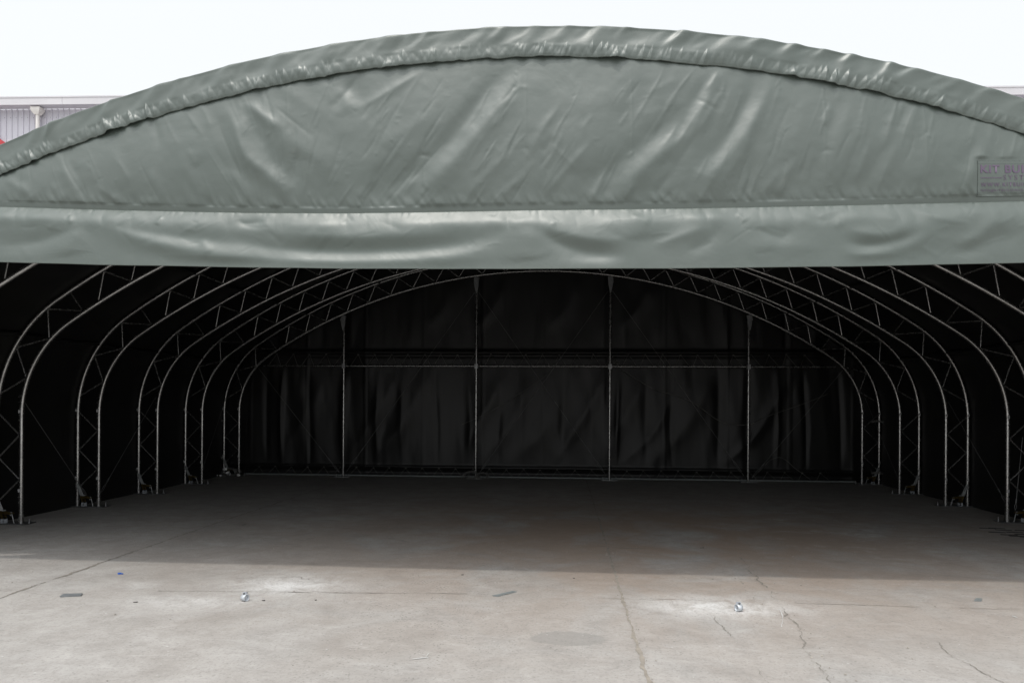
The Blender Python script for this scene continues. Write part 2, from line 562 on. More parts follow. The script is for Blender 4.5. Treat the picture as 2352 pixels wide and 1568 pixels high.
ribbon('crack', [(2.97, 4.85), (2.93, 4.58), (2.98, 4.46), (2.96, 4.25), (3.1, 3.6)], 0.006, M['crack'], 0.0038, jit=0.025, seed=29, gaps=0.15, vary=0.9)
ribbon('crack', [(-2.55, 6.05), (-2.3, 6.12), (-2.0, 6.17), (-1.85, 6.08)], 0.008, M['crack'], 0.0038, jit=0.04, seed=33, gaps=0.2)
ribbon('scrape', [onfloor(948, 1514)[:2], onfloor(985, 1510)[:2]], 0.012, M['scratch'], 0.0042, jit=0.006, step=0.01, seed=41)
ribbon('scrape', [onfloor(978, 1510)[:2], onfloor(986, 1500)[:2]], 0.006, M['scratch'], 0.0046, jit=0.004, step=0.01, seed=42)
ribbon('scrape', [onfloor(2255, 1380)[:2], onfloor(2300, 1402)[:2], onfloor(2352, 1424)[:2]], 0.022, M['scratch'], 0.0042, jit=0.03, step=0.005, seed=43, vary=1.4, gaps=0.5)
ribbon('scrape', [onfloor(1790, 1398)[:2], onfloor(1797, 1415)[:2], onfloor(1796, 1440)[:2]], 0.008, M['scratch'], 0.0042, jit=0.006, step=0.01, seed=44, gaps=0.2)
for k, (u, v) in enumerate([(2268, 1213), (2290, 1222), (2305, 1217), (2318, 1228), (2330, 1222), (2338, 1231), (2350, 1227), (2350, 1218), (2362, 1233), (2290, 1213)]):
    x, y, _ = onfloor(u, v)
    MB().box((x, y, 0.002), (0.19, 0.035, 0.004), Matrix.Rotation(-0.15, 3, 'Z')).build('drain_slot', M['slot'], ground)

# grit and pebbles scattered on the slab
gr = MB()
for k in range(900):
    if k < 330:
        y = 3.4 + 4.4 * random.random() ** 1.2
        x = 0.93 + random.gauss(0, 0.028)
    elif k < 480:
        y = 3.4 + 3.2 * random.random()
        x = 2.1 + random.gauss(0, 0.12)
    else:
        x, y = random.uniform(-5, 5.5), 3.3 + 7 * random.random() ** 1.5
    s = 0.0022 + 0.007 * random.random() ** 3
    rot = Matrix.Rotation(random.uniform(0, 3), 3, 'Z')
    vs = [rot @ Vector((a * s * random.uniform(.6, 1.4), b * s * random.uniform(.6, 1.4), c * s * random.uniform(.5, 1)))
          for a, b, c in ((1, 0, 0), (0, 1, 0), (-1, 0, 0), (0, -1, 0), (0, 0, 1), (0, 0, -0.5))]
    vs = [q + Vector((x, y, s * 0.45)) for q in vs]
    gr.add(vs, [(0, 1, 4), (1, 2, 4), (2, 3, 4), (3, 0, 4), (1, 0, 5), (2, 1, 5), (3, 2, 5), (0, 3, 5)])
tag(gr.build('grit', M['stone']), 'loose grit and tiny stones scattered over the concrete slab', 'grit', kind='stuff')

# ------------------------------------------------------------------ the fabric shelter
shelter = tag(empty('fabric_shelter', (0, 0, 0)), 'wide green fabric shelter with arched roof, black lining and open front', 'shelter')


def profile(off, zc=-6.34, Rr=10.83, W=6.69, rc=1.5, nr=90, nf=24, nl=8, z0=0.0):
    """arch outline in (X, Z), from the left foot to the right foot"""
    Rr, W, rc = Rr + off, W + off, rc + off
    fx = W - rc
    fz = zc + math.sqrt((Rr - rc) ** 2 - fx ** 2)
    a1 = math.atan2(fz - zc, fx)
    roof = [(Rr * math.cos(a), zc + Rr * math.sin(a)) for a in np.linspace(math.pi / 2, a1, nr)]
    fil = [(fx + rc * math.cos(a), fz + rc * math.sin(a)) for a in np.linspace(a1, 0, nf)][1:]
    leg = [(W, z) for z in np.linspace(fz, z0, nl)][1:]
    h = np.array(roof + fil + leg)
    return np.vstack([h[::-1] * [-1, 1], h[1:]])


YT = [5.98, 7.03, 8.546, 10.067, 11.604, 13.116, 14.69]
YF = 5.85
FRONT = dict(zc=-7.45, Rr=11.90, W=6.69, rc=1.5)          # the front edge sits a little flatter


def cover_profile(y, off):
    k = float(sstep(YF, 7.2, y))
    a, b = profile(off, **FRONT), profile(off)
    return a * (1 - k) + b * k


# outer cover and its black lining
ysamp = np.r_[np.linspace(YF + 0.02, 7.2, 10), np.linspace(7.4, 15.15, 40)]
rows, rows_in = [], []
for y in ysamp:
    sag = 0.012 * min(1.0, min(abs(y - t) for t in YT) / 0.7)
    p, q = cover_profile(y, 0.40 - sag), cover_profile(y, 0.376 - sag)
    rows.append(np.c_[p[:, 0], np.full(len(p), y), p[:, 1]])
    rows_in.append(np.c_[q[:, 0], np.full(len(q), y + 0.002), q[:, 1]])
roof = grid_mesh('roof_cover', np.array(rows), M['cover'], shelter)
grid_mesh('lining', np.array(rows_in)[:, ::-1], M['black'], roof)

# --- front skirt gathered along the arch
base = profile(0.40, nr=700, nf=130, nl=40, **FRONT)
ds = np.r_[0, np.cumsum(np.hypot(*np.diff(base, axis=0).T))]
hl = ds[-1] / 2
sarr = np.concatenate([np.linspace(0, hl - 5.5, 160)[:-1], np.linspace(hl - 5.5, hl + 5.5, 2700), np.linspace(hl + 5.5, ds[-1], 160)[1:]])
NS = len(sarr)
bx, bz = np.interp(sarr, ds, base[:, 0]), np.interp(sarr, ds, base[:, 1])
tx, tz = np.gradient(bx, sarr), np.gradient(bz, sarr)
ln = np.hypot(tx, tz)
nx, nz = tz / ln, -tx / ln                                    # inward
smid = sarr - ds[-1] / 2
NT = 44
T = np.linspace(0, 1, NT)[:, None]
S = smid[None, :] + 0 * T
H = np.zeros((NT, NS))
rg = np.random.default_rng(5)
x0 = smid[0]
while x0 < smid[-1]:
    amp = rg.uniform(0.006, 0.019)
    wd = rg.uniform(0.09, 0.22)
    lean = rg.uniform(0.10, 0.34)
    d = S - x0 + lean * T + 0.03 * vnoise2(S, T, 3.0, 79)
    fan = 0.45 + 0.9 * T                                       # folds fan out below the edge
    sharp = np.where(d < 0, np.exp(-(d / (0.55 * wd * fan)) ** 2), np.exp(-(d / (wd * fan)) ** 2))
    H += amp * sharp * sstep(0.02, 0.22, T) * sstep(rg.uniform(.75, 1.0), rg.uniform(0.30, .5), T)
    x0 += rg.uniform(0.16, 0.50)
H += 0.008 * vnoise2(S + 0.3 * T, T * 0.28, 4.5, 77) * sstep(0.05, 0.25, T) * sstep(1.0, 0.8, T)
H += 0.003 * vnoise2(S + T * 0.2, T * 0.28, 13.0, 78) * sstep(0.05, 0.2, T)
H *= 1 - 0.55 * sstep(0.45, 0.85, T)
x0 = smid[0]
while x0 < smid[-1]:                                           # gathers along the draw rope
    amp = rg.uniform(0.004, 0.010) * (1.6 if rg.random() < 0.2 else 1.0) * (0.55 + 0.9 * abs(float(vnoise1(x0, 1.4, 44))))
    wd = rg.uniform(0.006, 0.013)
    k = rg.uniform(0.020, 0.075)
    hgt = rg.uniform(0.66, 0.86)                               # how far up the pucker reaches
    sel = np.abs(smid - x0) < 0.25
    t_, s_ = T, S[:, sel] - x0
    run = np.clip((t_ - hgt + 0.10) / (1.10 - hgt), 0, 1)
    half = 0.006 + (0.016 + k) * run                           # a tent that widens down to the rope
    skew = rg.uniform(-0.35, 0.35)
    tent = np.maximum(0, 1 - np.abs(s_ - skew * half) / (half * np.where(s_ > skew * half, 1 - skew, 1 + skew)))
    H[:, sel] += 1.35 * amp * tent * sstep(hgt - 0.12, hgt + 0.12, t_)
    x0 += rg.uniform(0.025, 0.085)
H += 0.004 * vnoise2(S, T * 0.28, 11.0, 177) * sstep(0.64, 0.74, T)
H -= H.mean(axis=1, keepdims=True)
hem = 0.002 * np.exp(-((T - 0.84) / 0.12) ** 2) + 0.0 * T
seam = 0.0 * T
Hs = 0.290 + 0.006 * vnoise1(smid, 7, 9) + 0.005 * vnoise1(smid, 16, 19)
TT = np.clip((T - 0.07) / 0.93, 0, 1) ** 1.12 * Hs[None, :] - 0.006 * sstep(0.10, 0.0, T)
topw = 0.22 * H * sstep(0.45, 0.1, T)
Yg = YF + 0.09 - 0.125 * sstep(0, 0.15, T) - 0.022 * sstep(0.08, 0.95, T) + 0.004 * sstep(0.93, 1.0, T) - 1.15 * H - hem - seam
PX = bx[None] + nx[None] * (TT - topw)
PZ = bz[None] + nz[None] * (TT - topw)
skirt = grid_mesh('front_skirt', np.dstack([PX, Yg, PZ])[:, ::-1], M['cover'], shelter, 0.003)

# --- gable panel: a hanging sheet with diagonal tension folds (points in photo pixels, laid out on the real sheet)
def px_uv(X, Z, Y=5.80):
    """X, Z of the facade plane -> the pixel frame in which the folds were measured"""
    dx, dz = X - CX, Z - CZ
    c, s = math.cos(YAW), math.sin(YAW)
    x, y = dx * c + Y * s, -dx * s + Y * c
    a, b = FPX * x / y, -FPX * dz / y
    return 1176 + a * math.cos(ROLL) - b * math.sin(ROLL), 784 + SY + a * math.sin(ROLL) + b * math.cos(ROLL)


GF = [
    ([(508, 236), (536, 274), (572, 363), (628, 411), (684, 473)], 15, .040), ([(488, 246), (510, 300), (540, 380), (600, 440)], 16, -.012),
    ([(560, 224), (596, 262), (661, 306)], 12, .030), ([(575, 275), (604, 325), (645, 387), (680, 432)], 18, -.026),
    ([(604, 262), (660, 320), (740, 372), (800, 420)], 20, .018),
    ([(419, 350), (455, 435), (487, 476)], 14, .015), ([(524, 387), (560, 435), (588, 476)], 13, .018),
    ([(350, 390), (387, 471)], 13, .013), ([(226, 428), (284, 470)], 9, .013), ([(140, 370), (193, 468)], 13, .018),
    ([(160, 370), (215, 460)], 12, -.012), ([(120, 424), (165, 468)], 10, .012), ([(48, 420), (88, 468)], 10, .016),
    ([(10, 405), (74, 455)], 10, .014), ([(250, 330), (300, 440)], 20, .010), ([(440, 300), (470, 380)], 16, .008),
    ([(628, 242), (725, 322)], 4, -.005), ([(640, 190), (700, 240), (760, 262)], 14, .008),
    ([(1190, 137), (1134, 193), (1066, 290), (993, 363), (905, 435), (815, 474)], 32, -.060),
    ([(1196, 190), (1106, 298), (1042, 375), (945, 470)], 22, .045), ([(1150, 146), (1095, 205), (1010, 310), (930, 380), (830, 450)], 24, .018),
    ([(977, 157), (905, 205), (848, 238), (792, 262)], 9, .016), ([(790, 165), (818, 220), (862, 250)], 22, -.022),
    ([(775, 195), (812, 262)], 16, .014), ([(1010, 258), (865, 346)], 14, .010), ([(921, 355), (840, 458)], 15, -.022),
    ([(965, 403), (900, 467)], 10, .018), ([(1187, 342), (1126, 399), (1062, 465)], 11, .013), ([(1207, 407), (1140, 462)], 9, .012),
    ([(870, 400), (820, 468)], 10, .014), ([(1260, 330), (1330, 400)], 5, .004), ([(1350, 340), (1290, 470)], 16, .008),
    ([(1590, 235), (1489, 322), (1412, 387), (1340, 462)], 22, -.032), ([(1590, 300), (1477, 391), (1405, 468)], 18, .034),
    ([(1430, 160), (1330, 330), (1300, 400)], 40, .012), ([(1500, 160), (1400, 330)], 26, -.010),
    ([(1480, 220), (1560, 180)], 8, .006), ([(1400, 400), (1350, 468)], 10, .014), ([(1460, 420), (1425, 470)], 8, .012),
    ([(1778, 173), (1742, 258), (1702, 322), (1650, 387), (1578, 456)], 17, .032), ([(1740, 168), (1704, 255), (1660, 330), (1600, 400)], 16, -.026),
    ([(1666, 153), (1617, 242), (1573, 346)], 15, .024), ([(1640, 160), (1590, 240), (1545, 330)], 12, -.014),
    ([(1730, 274), (1702, 355), (1629, 456)], 13, .018), ([(1795, 387), (1738, 462)], 11, .013), ([(1827, 363), (1774, 460)], 12, .014),
    ([(1956, 226), (1932, 306), (1883, 460)], 18, .016), ([(1925, 226), (1900, 306), (1850, 440)], 16, -.010),
    ([(1996, 230), (1964, 322), (1908, 455)], 14, .013), ([(2064, 322), (2000, 455)], 14, .015), ([(2030, 330), (1975, 450)], 14, -.011),
    ([(2262, 322), (2234, 383), (2192, 462)], 16, .020), ([(2240, 320), (2200, 400)], 14, -.012), ([(2352, 330), (2300, 372), (2270, 440)], 14, .012),
    ([(2150, 290), (2110, 400), (2080, 455)], 18, .009), ([(1593, 226), (1650, 258)], 4, -.005), ([(1850, 220), (1830, 300), (1800, 380)], 20, .010),
]
for k, (u, v) in enumerate([(973, 359), (1449, 359), (1207, 345), (1190, 200), (2121, 315), (1660, 215), (1890, 350), (975, 440)]):
    for j in range(3):                                          # crushed star creases along the folding lines
        a = random.uniform(0, math.pi)
        l = random.uniform(12, 34)
        GF.append(([(u - l * math.cos(a) * .4, v - l * math.sin(a)), (u + random.uniform(-6, 6), v), (u + l * math.cos(a), v + l * .6 * math.sin(a))], 4.0, random.choice((-.0035, .004))))
GF = [(p_, w_, a_ * 0.60) for p_, w_, a_ in GF]
rq = random.Random(31)
for k in range(230):
    u = rq.uniform(-40, 2420)
    lean = 0.45 if u < 520 else (0.45 - 1.05 * (u - 520) / 330 if u < 850 else (-0.62 if u < 1650 else -0.34))
    lean += rq.gauss(0, 0.10)
    v0 = rq.uniform(150, 440)
    l = rq.uniform(35, 150)
    wdt = rq.choice((2.2, 3, 3.5, 5, 8))
    GF.append(([(u, v0), (u + lean * l * .5 + rq.uniform(-5, 5), v0 + l * .5), (u + lean * l, v0 + l)], wdt, wdt * rq.uniform(.0004, .0010) * rq.choice((1, 1, -1))))
for k in range(90):                                              # short crushed marks at any angle
    u, v0, a = rq.uniform(0, 2352), rq.uniform(160, 450), rq.uniform(0, math.pi)
    l = rq.uniform(8, 30)
    GF.append(([(u, v0), (u + l * math.cos(a), v0 + l * math.sin(a))], 2.4, rq.choice((-.0012, .0014))))
for sx in (973, 1207, 1449, 2121, 1890):
    GF.append(([(sx, 130), (sx + 2, 300), (sx, 480)], 2.2, .0020))


def skirt_low(X):
    return -7.45 + np.sqrt(np.maximum(12.30 ** 2 - np.asarray(X) ** 2, 0)) - 0.287 * 12.30 / np.sqrt(np.maximum(12.30 ** 2 - np.asarray(X) ** 2, 1))


def gable_bottom(X):
    """height of the welded band under the gable"""
    pu = np.array([-800, 0, 282, 564, 784, 945, 1207, 1569, 1891, 2352, 3200])
    pv = np.array([470, 477, 485, 491, 492.5, 490, 485, 481, 475, 464, 450])
    pts = np.array([at(u, v, 5.76) for u, v in zip(pu, pv)])
    return np.interp(X, pts[:, 0], pts[:, 2])


def gable_y(X, Z):
    U, V = px_uv(X, Z)
    zb, ztop = gable_bottom(X), skirt_low(X) + 0.07
    f = np.clip((Z - zb) / np.maximum(ztop - zb, 0.05), 0, 1)
    belly = 0.045 * np.sin(math.pi * np.clip(f, 0, 1) ** 0.85) * np.clip((ztop - zb) / 0.8, 0, 1)
    h = folds(U, V, GF, 0.95, 1.3)
    stiff = sstep(2225, 2240, U) * sstep(2460, 2445, U) * sstep(362, 372, V) * sstep(470, 455, V)
    h = h * (1 - 0.97 * stiff)
    band = sstep(zb + 0.05, zb + 0.075, Z)                      # the band itself is stiff
    puck = (0.007 * np.abs(vnoise1(X + (Z - zb) * 0.5, 13, 51)) + 0.005 * vnoise1(X + (Z - zb) * .4, 29, 52)) * np.exp(-((Z - zb - 0.08) / 0.05) ** 2)
    topf = sstep(ztop - 0.02, ztop - 0.22, Z)
    h = h * (0.12 + 0.88 * band) * (0.35 + 0.65 * topf) + puck * band
    h += 0.006 * vnoise2(X, Z, 1.8, 61) * band + 0.0022 * vnoise2(X + .3 * Z, Z, 6.0, 62) * band + 0.0008 * vnoise2(X, Z, 17.0, 63) * band
    lip = 0.002 * sstep(zb + 0.065, zb + 0.055, Z)
    return 5.828 - 0.049 * (1 - f) - belly - h - lip


XW = 5.95
gx = np.linspace(-XW, XW, 1700)
fz = np.linspace(0, 1, 150)[:, None]
zb = gable_bottom(gx)[None]
zt = np.maximum(skirt_low(gx) + 0.07, gable_bottom(gx) + 0.04)[None]
GX = gx[None] + 0 * fz
GZ = zb + (zt - zb) * fz
gable = grid_mesh('gable_panel', np.dstack([GX, gable_y(GX, GZ), GZ]), M['cover'], shelter, 0.003)

# --- valance: the raised door cloth folded over its bar
VF = [
    ([(192, 513), (240, 520), (330, 548), (470, 578), (640, 590)], 15, .040), ([(175, 512), (120, 535), (60, 552), (-40, 560)], 14, -.030),
    ([(240, 512), (330, 530), (470, 548), (600, 560)], 13, -.022), ([(180, 520), (150, 560), (150, 590)], 22, .020),
    ([(500, 512), (536, 540), (604, 562), (784, 574), (985, 566), (1106, 544), (1190, 514)], 16, -.045),
    ([(560, 590), (784, 602), (985, 592), (1100, 570), (1180, 535)], 14, .022), ([(600, 530), (784, 538), (985, 532), (1100, 520)], 12, .022),
    ([(1210, 513), (1205, 560), (1210, 600)], 26, .016), ([(1226, 514), (1280, 552), (1348, 576), (1440, 580)], 13, -.030),
    ([(1240, 514), (1310, 535), (1400, 548), (1500, 530)], 11, .022), ([(1380, 514), (1440, 545), (1530, 540), (1580, 515)], 12, -.016),
    ([(1500, 560), (1560, 540), (1640, 512)], 10, .020), ([(1570, 580), (1630, 550), (1660, 512)], 10, -.014), ([(1730, 512), (1800, 540), (1830, 512)], 9, -.014),
    ([(1950, 512), (1985, 530), (2050, 535), (2120, 510)], 12, .028), ([(1930, 565), (1990, 582), (2090, 562), (2170, 515)], 14, .030),
    ([(1940, 545), (2000, 560), (2080, 545), (2130, 520)], 10, -.022), ([(2200, 560), (2260, 535), (2300, 503), (2352, 500)], 13, .022),
    ([(2180, 580), (2240, 570), (2300, 545), (2380, 530)], 14, -.018), ([(1700, 560), (1860, 565), (1910, 580)], 14, .010),
    ([(1860, 480), (1900, 500), (1950, 480)], 8, -.014), ([(530, 492), (548, 505), (600, 500)], 6, -.016), ([(355, 487), (345, 512)], 4, .010),
    ([(140, 482), (150, 512)], 4, .009), ([(2110, 470), (2180, 498), (2260, 510)], 9, .014), ([(1450, 484), (1500, 506)], 8, .010),
    ([(1700, 478), (1720, 505)], 6, .010), ([(450, 545), (480, 580)], 8, .010), ([(700, 520), (740, 560)], 20, .010),
]
rq = random.Random(77)
for k in range(80):
    u, v0 = rq.uniform(0, 2352), rq.choice((rq.uniform(485, 515), rq.uniform(515, 600)))
    a, l = rq.gauss(0, 0.5), rq.uniform(15, 80)
    w_ = rq.choice((2.5, 3.5, 5))
    VF.append(([(u, v0), (u + l * .5, v0 + l * .5 * a + rq.uniform(-4, 4)), (u + l, v0 + l * a)], w_, w_ * rq.uniform(.0004, .0010) * rq.choice((1, -1))))
VT = np.array([(u, v) for u, v in zip([-800, 0, 282, 564, 784, 945, 1207, 1569, 1891, 2352, 3200], [470, 474, 482, 488, 489, 487, 482, 478, 472, 461, 448])], float)
VB = np.array([(-800, 575), (0, 595), (201, 600.5), (784, 609), (1187, 609.5), (1569, 608), (1972, 604), (2352, 595), (3200, 570)], float)
ptop = np.array([at(u, v, 5.76) for u, v in VT])
pbot = np.array([at(u, v, 5.52) for u, v in VB])
VX = 6.5
vx = np.linspace(-VX, VX, 1700)
vt = np.linspace(0, 1, 90)[:, None]
XL = 5.52 + 0.62 * vt                                          # the ends follow the arch
Xv = np.where(np.abs(vx)[None] < 5.2, vx[None] + 0 * vt, np.sign(vx)[None] * (5.2 + (np.abs(vx)[None] - 5.2) / (VX - 5.2) * (XL - 5.2)))
ztp, zbt = np.interp(Xv, ptop[:, 0], ptop[:, 2]), np.interp(Xv, pbot[:, 0], pbot[:, 2])
CR = 0.22                                                     # where the cloth rolls over the bar
crease = CR + 0.035 * vnoise1(vx, 2.1, 71)[None] + 0.02 * vnoise1(vx, 6, 72)[None]
zl = ztp + (zbt - ztp) * vt
top_part = np.clip(vt / crease, 0, 1)
low_part = np.clip((vt - crease) / (1 - crease), 0, 1)
tilt = 0.060 + 0.008 * vnoise1(vx, 0.9, 73)[None] + 0.008 * vnoise1(vx, 3.3, 74)[None]
soft = 0.055                                                   # the cloth rolls softly over its bar
ramp_ = vt / crease - np.log1p(np.exp((vt - crease) / soft)) * soft / crease
ramp_ = ramp_ - ramp_[0]
Yv = 5.775 - tilt * np.clip(ramp_, 0, None) - 0.048 * vt
U, V = px_uv(Xv, zl, 5.62)
hv = folds(U, V, VF, 0.64, 1.6) * sstep(1.0, 0.80, vt) * sstep(0.0, 0.10, vt)
hv += (0.008 * vnoise1(Xv + vt * .12, 3.1, 81) + 0.007 * np.abs(vnoise1(Xv - vt * .1, 7.3, 82))) * np.exp(-((vt - crease) / 0.12) ** 2)
hv += 0.008 * vnoise2(Xv, zl * 2.0, 1.6, 83) * sstep(0.2, 0.45, vt) * sstep(1, .75, vt)
hv += 0.0011 * vnoise2(Xv + .4 * zl, zl, 7.0, 84) + 0.0003 * vnoise2(Xv, zl, 19.0, 85)
hv += 0.004 * np.abs(vnoise1(Xv, 17, 86)) * np.exp(-(vt / 0.08) ** 2)
flap = grid_mesh('door_flap', np.dstack([Xv, Yv - hv, zl])[::-1], M['cover'], shelter, 0.004)

# --- sewn patch with its printing on the gable
def on_gable(x, z, lift):
    return gable_y(x, z) - lift


slope = 0.010
pL, pT, pB, pR_ = 2240.6, 371.5, 453.5, 2442.0
def patch_pt(u, v):
    p = at(u, v - (u - pL) * slope, 5.78)
    return p[0], p[2]


uu = np.linspace(pL, pR_, 150)
vv = np.linspace(pB, pT, 70)
PXZ = np.array([[patch_pt(u, v) for u in uu] for v in vv])
patch = grid_mesh('sewn_patch', np.dstack([PXZ[..., 0], on_gable(PXZ[..., 0], PXZ[..., 1], 0.0022), PXZ[..., 1]]), M['cover'], gable, 0.001)
for v_ in (pT + 0.8, 379.5, 445.5, pB - 0.8):
    pp = np.array([[patch_pt(u, v_ + dv + 0.25 * math.sin(u * .7)) for u in uu] for dv in (.16, -.16)])
    grid_mesh('stitching', np.dstack([pp[..., 0], on_gable(pp[..., 0], pp[..., 1], 0.0034), pp[..., 1]]), M['thread'], gable)
pp = np.array([[patch_pt(pL + du, v) for du in (0.1, .5)] for v in vv])
grid_mesh('stitching', np.dstack([pp[..., 0], on_gable(pp[..., 0], pp[..., 1], 0.0036), pp[..., 1]]), M['thread'], gable)


def text_mesh(txt, spacing=1.0, bold=0.0):
    c = bpy.data.curves.new('lettering', 'FONT')
    c.body = txt
    c.space_character = spacing
    c.offset = bold
    c.resolution_u = 4
    o = bpy.data.objects.new('lettering', c)
    COL.objects.link(o)
    bpy.context.view_layer.update()
    me = bpy.data.meshes.new_from_object(o.evaluated_get(bpy.context.evaluated_depsgraph_get()))
    bpy.data.objects.remove(o)
    bpy.data.curves.remove(c)
    return me


def lettering(txt, probe, u0, probe_w, vt_, vb_, spacing, bold):
    mp = text_mesh(probe, spacing, bold)
    px_ = [q.co.x for q in mp.vertices]
    k = probe_w / (max(px_) - min(px_))
    me = text_mesh(txt, spacing, bold)
    mp_h = [q.co.y for q in text_mesh('HI', spacing, bold).vertices]
    y0, y1 = min(mp_h), max(mp_h)
    x0_ = min(q.co.x for q in me.vertices)
    XZ = np.array([patch_pt(u0 + (q.co.x - x0_) * k, vb_ + (vt_ - vb_) * (q.co.y - y0) / (y1 - y0)) for q in me.vertices])
    Yl = on_gable(XZ[None, :, 0], XZ[None, :, 1], 0.0048)[0]
    for q, (X, Z), y in zip(me.vertices, XZ, Yl):
        q.co = (X, y, Z)
    me.materials.clear()
    me.materials.append(M['purple'])
    return link(bpy.data.objects.new('lettering', me), gable)


lettering('KIT BUILDINGS', 'KIT BUI', 2246.6, 100.0, 382.2, 400.4, 1.12, 0.028)
lettering('SYSTEMS', 'SYST', 2299.7, 47.0, 405.4, 416.0, 1.35, -0.004)
lettering('WWW.KITBUILDINGS.COM', 'WWW.KITBUI', 2248.4, 95.0, 422.4, 431.0, 1.30, 0.010)
lettering('INFO@KITBUILDINGS.COM', 'INFO@KITBUILDINGS', 2248.4, 96.0, 437.2, 442.2, 1.30, 0.004)
pp = np.array([[patch_pt(u, 411.4 + dv) for u in np.linspace(2247, 2297, 40)] for dv in (.7, -.7)])
grid_mesh('printed_rule', np.dstack([pp[..., 0], on_gable(pp[..., 0], pp[..., 1], 0.0048), pp[..., 1]]), M['purple'], gable)

# --- steel truss arches
def in_pt(a, off=0.0):
    """point on the chord at leg height (a < 0: -height) or at polar angle a of fillet ('f', deg) / roof ('r', deg)"""
    k, q = a
    W, rc, zc, Rr = 6.69 + off, 1.5 + off, -6.34, 10.83 + off
    fx = 6.69 - 1.5
    fz = zc + math.sqrt((10.83 - 1.5) ** 2 - fx ** 2)
    if k == 'l': return (W, q)
    if k == 'f': return (fx + rc * math.cos(R(q)), fz + rc * math.sin(R(q)))
    return (Rr * math.cos(R(q)), zc + Rr * math.sin(R(q)))


TD = 0.342
seq = [('o', ('l', .29)), ('i', ('l', .58)), ('o', ('l', .87)), ('i', ('l', 1.17)), ('o', ('l', 1.455)), None,
       ('o', ('f', 9.5)), ('i', ('f', 19.5)), ('o', ('f', 30.0)), ('i', ('f', 42.5)), ('o', ('f', 51.0)), ('i', ('r', 57.4)), ('o', ('r', 57.3)), None]
a_ = 58.7
while a_ < 89.2:
    seq += [('i', ('r', a_)), ('o', ('r', a_ + 1.35))]
    a_ += 2.72
seq.append(('i', ('r', 90.0)))
webs = []
for p, q in zip(seq[:-1], seq[1:]):
    if p is None or q is None: continue
    A, B = in_pt(p[1], TD - 0.024 if p[0] == 'o' else 0.024), in_pt(q[1], TD - 0.024 if q[0] == 'o' else 0.024)
    # leave a small gap between neighbouring bars at a node
    for s_ in (1, -1):
        A3, B3 = Vector((s_ * A[0], 0, A[1])), Vector((s_ * B[0], 0, B[1]))
        d = (B3 - A3).normalized()
        webs.append(MB().tube([A3 + d * 0.012, B3 - d * 0.012], 0.0115, 8).mesh('web_bar', M['galv']))

mb = MB()
for off in (0.0, TD):
    p = profile(off, nr=60, nf=22, nl=4, z0=0.012)
    mb.tube([(x, 0, z) for x, z in p], 0.0270, 14)
    for s_ in (-1, 1):                                         # splice sleeves, foot collars and pins
        x = s_ * (6.69 + off)
        mb.tube([(x, 0, 1.515), (x, 0, 1.525)], 0.0300, 12)
        mb.tube([(x, 0, 0.012), (x, 0, 0.135)], 0.0315, 14)
        for z in (0.28, 0.35, 1.36, 1.43, 1.60, 1.67):
            mb.tube([(x - 0.012, -0.026, z), (x - 0.012, -0.040, z + .004)], 0.006, 6)
        for deg in (57.9, 58.2, 75.5, 76.0):
            q = in_pt(('r', deg), off)
            mb.tube([(s_ * q[0], -0.026, q[1]), (s_ * q[0], -0.040, q[1])], 0.006, 6)
chords = mb.mesh('truss_arch', M['galv'])


def plate_mesh(s_):
    m_ = MB()
    m_.box((s_ * (6.69 + TD / 2 + 0.01), 0, 0.008), (0.62, 0.20, 0.012))
    return m_.mesh('base_plate', M['plate'])


plates = {s_: plate_mesh(s_) for s_ in (-1, 1)}
bolt = MB().tube([(0, 0, 0.012), (0, 0, 0.075)], 0.008, 8).tube([(0, 0, 0.016), (0, 0, 0.032)], 0.017, 6).mesh('anchor_bolt', M['plate'])
hook = MB().tube([(0.0, 0, 0.012), (0.012, 0, 0.06), (0.036, 0, 0.15), (0.046, 0, 0.158), (0.05, 0, 0.15), (0.052, 0, 0.11)], 0.006, 6).mesh('tie_hook', M['web'])
stick = MB().box((0, 0, 0), (0.030, 0.002, 0.040)).mesh('sticker', M['sticker'])
gm = text_mesh('G')
for q in gm.vertices:
    q.co = ((q.co.x - 0.36) * 0.026, -0.0022, (q.co.y - 0.35) * 0.030)
gm.materials.clear()
gm.materials.append(M['ink'])
for i, y in enumerate(YT):
    t = link(bpy.data.objects.new('truss_arch', chords), shelter)
    t.location = (0, y, 0)
    for me in webs:
        link(bpy.data.objects.new('web_bar', me), t)
    for s_ in (-1, 1):
        link(bpy.data.objects.new('base_plate', plates[s_]), t)
        for dx in (-0.145, TD + 0.155):
            b = link(bpy.data.objects.new('anchor_bolt', bolt), t)
            b.location = (s_ * (6.69 + dx), -0.04, 0)
        h = link(bpy.data.objects.new('tie_hook', hook), t)
        h.location = (s_ * (6.69 + 0.055), -0.05, 0)
        h.scale = (s_, 1, 1)
        for x in (6.69, 6.69 + TD):
            for z in (0.44, 1.48):
                k = link(bpy.data.objects.new('sticker', stick), t)
                k.location = (s_ * x - 0.008, -0.0305, z)
                k2 = link(bpy.data.objects.new('sticker', gm), t)
                k2.name = 'sticker_letter'
                k2.location = (s_ * x - 0.008, -0.0305, z)

# purlins in dark fabric pockets, running the length of the shelter
for s_, a in [(s_, a) for s_ in (-1, 1) for a in (('f', 36.0), ('r', 62.5), ('r', 71.5), ('r', 80.5))] + [(1, ('r', 90.0))]:
    x, z = in_pt(a, TD + 0.004)
    m_ = MB()
    for k in range(len(YT) - 1):
        ya, yb = YT[k] + 0.035, YT[k + 1] - 0.035
        pts = [(s_ * x, ya + (yb - ya) * q, z - 0.018 * math.sin(q * math.pi)) for q in np.linspace(0, 1, 7)]
        m_.tube(pts, 0.024, 8)
    m_.build('purlin', M['black'], shelter)

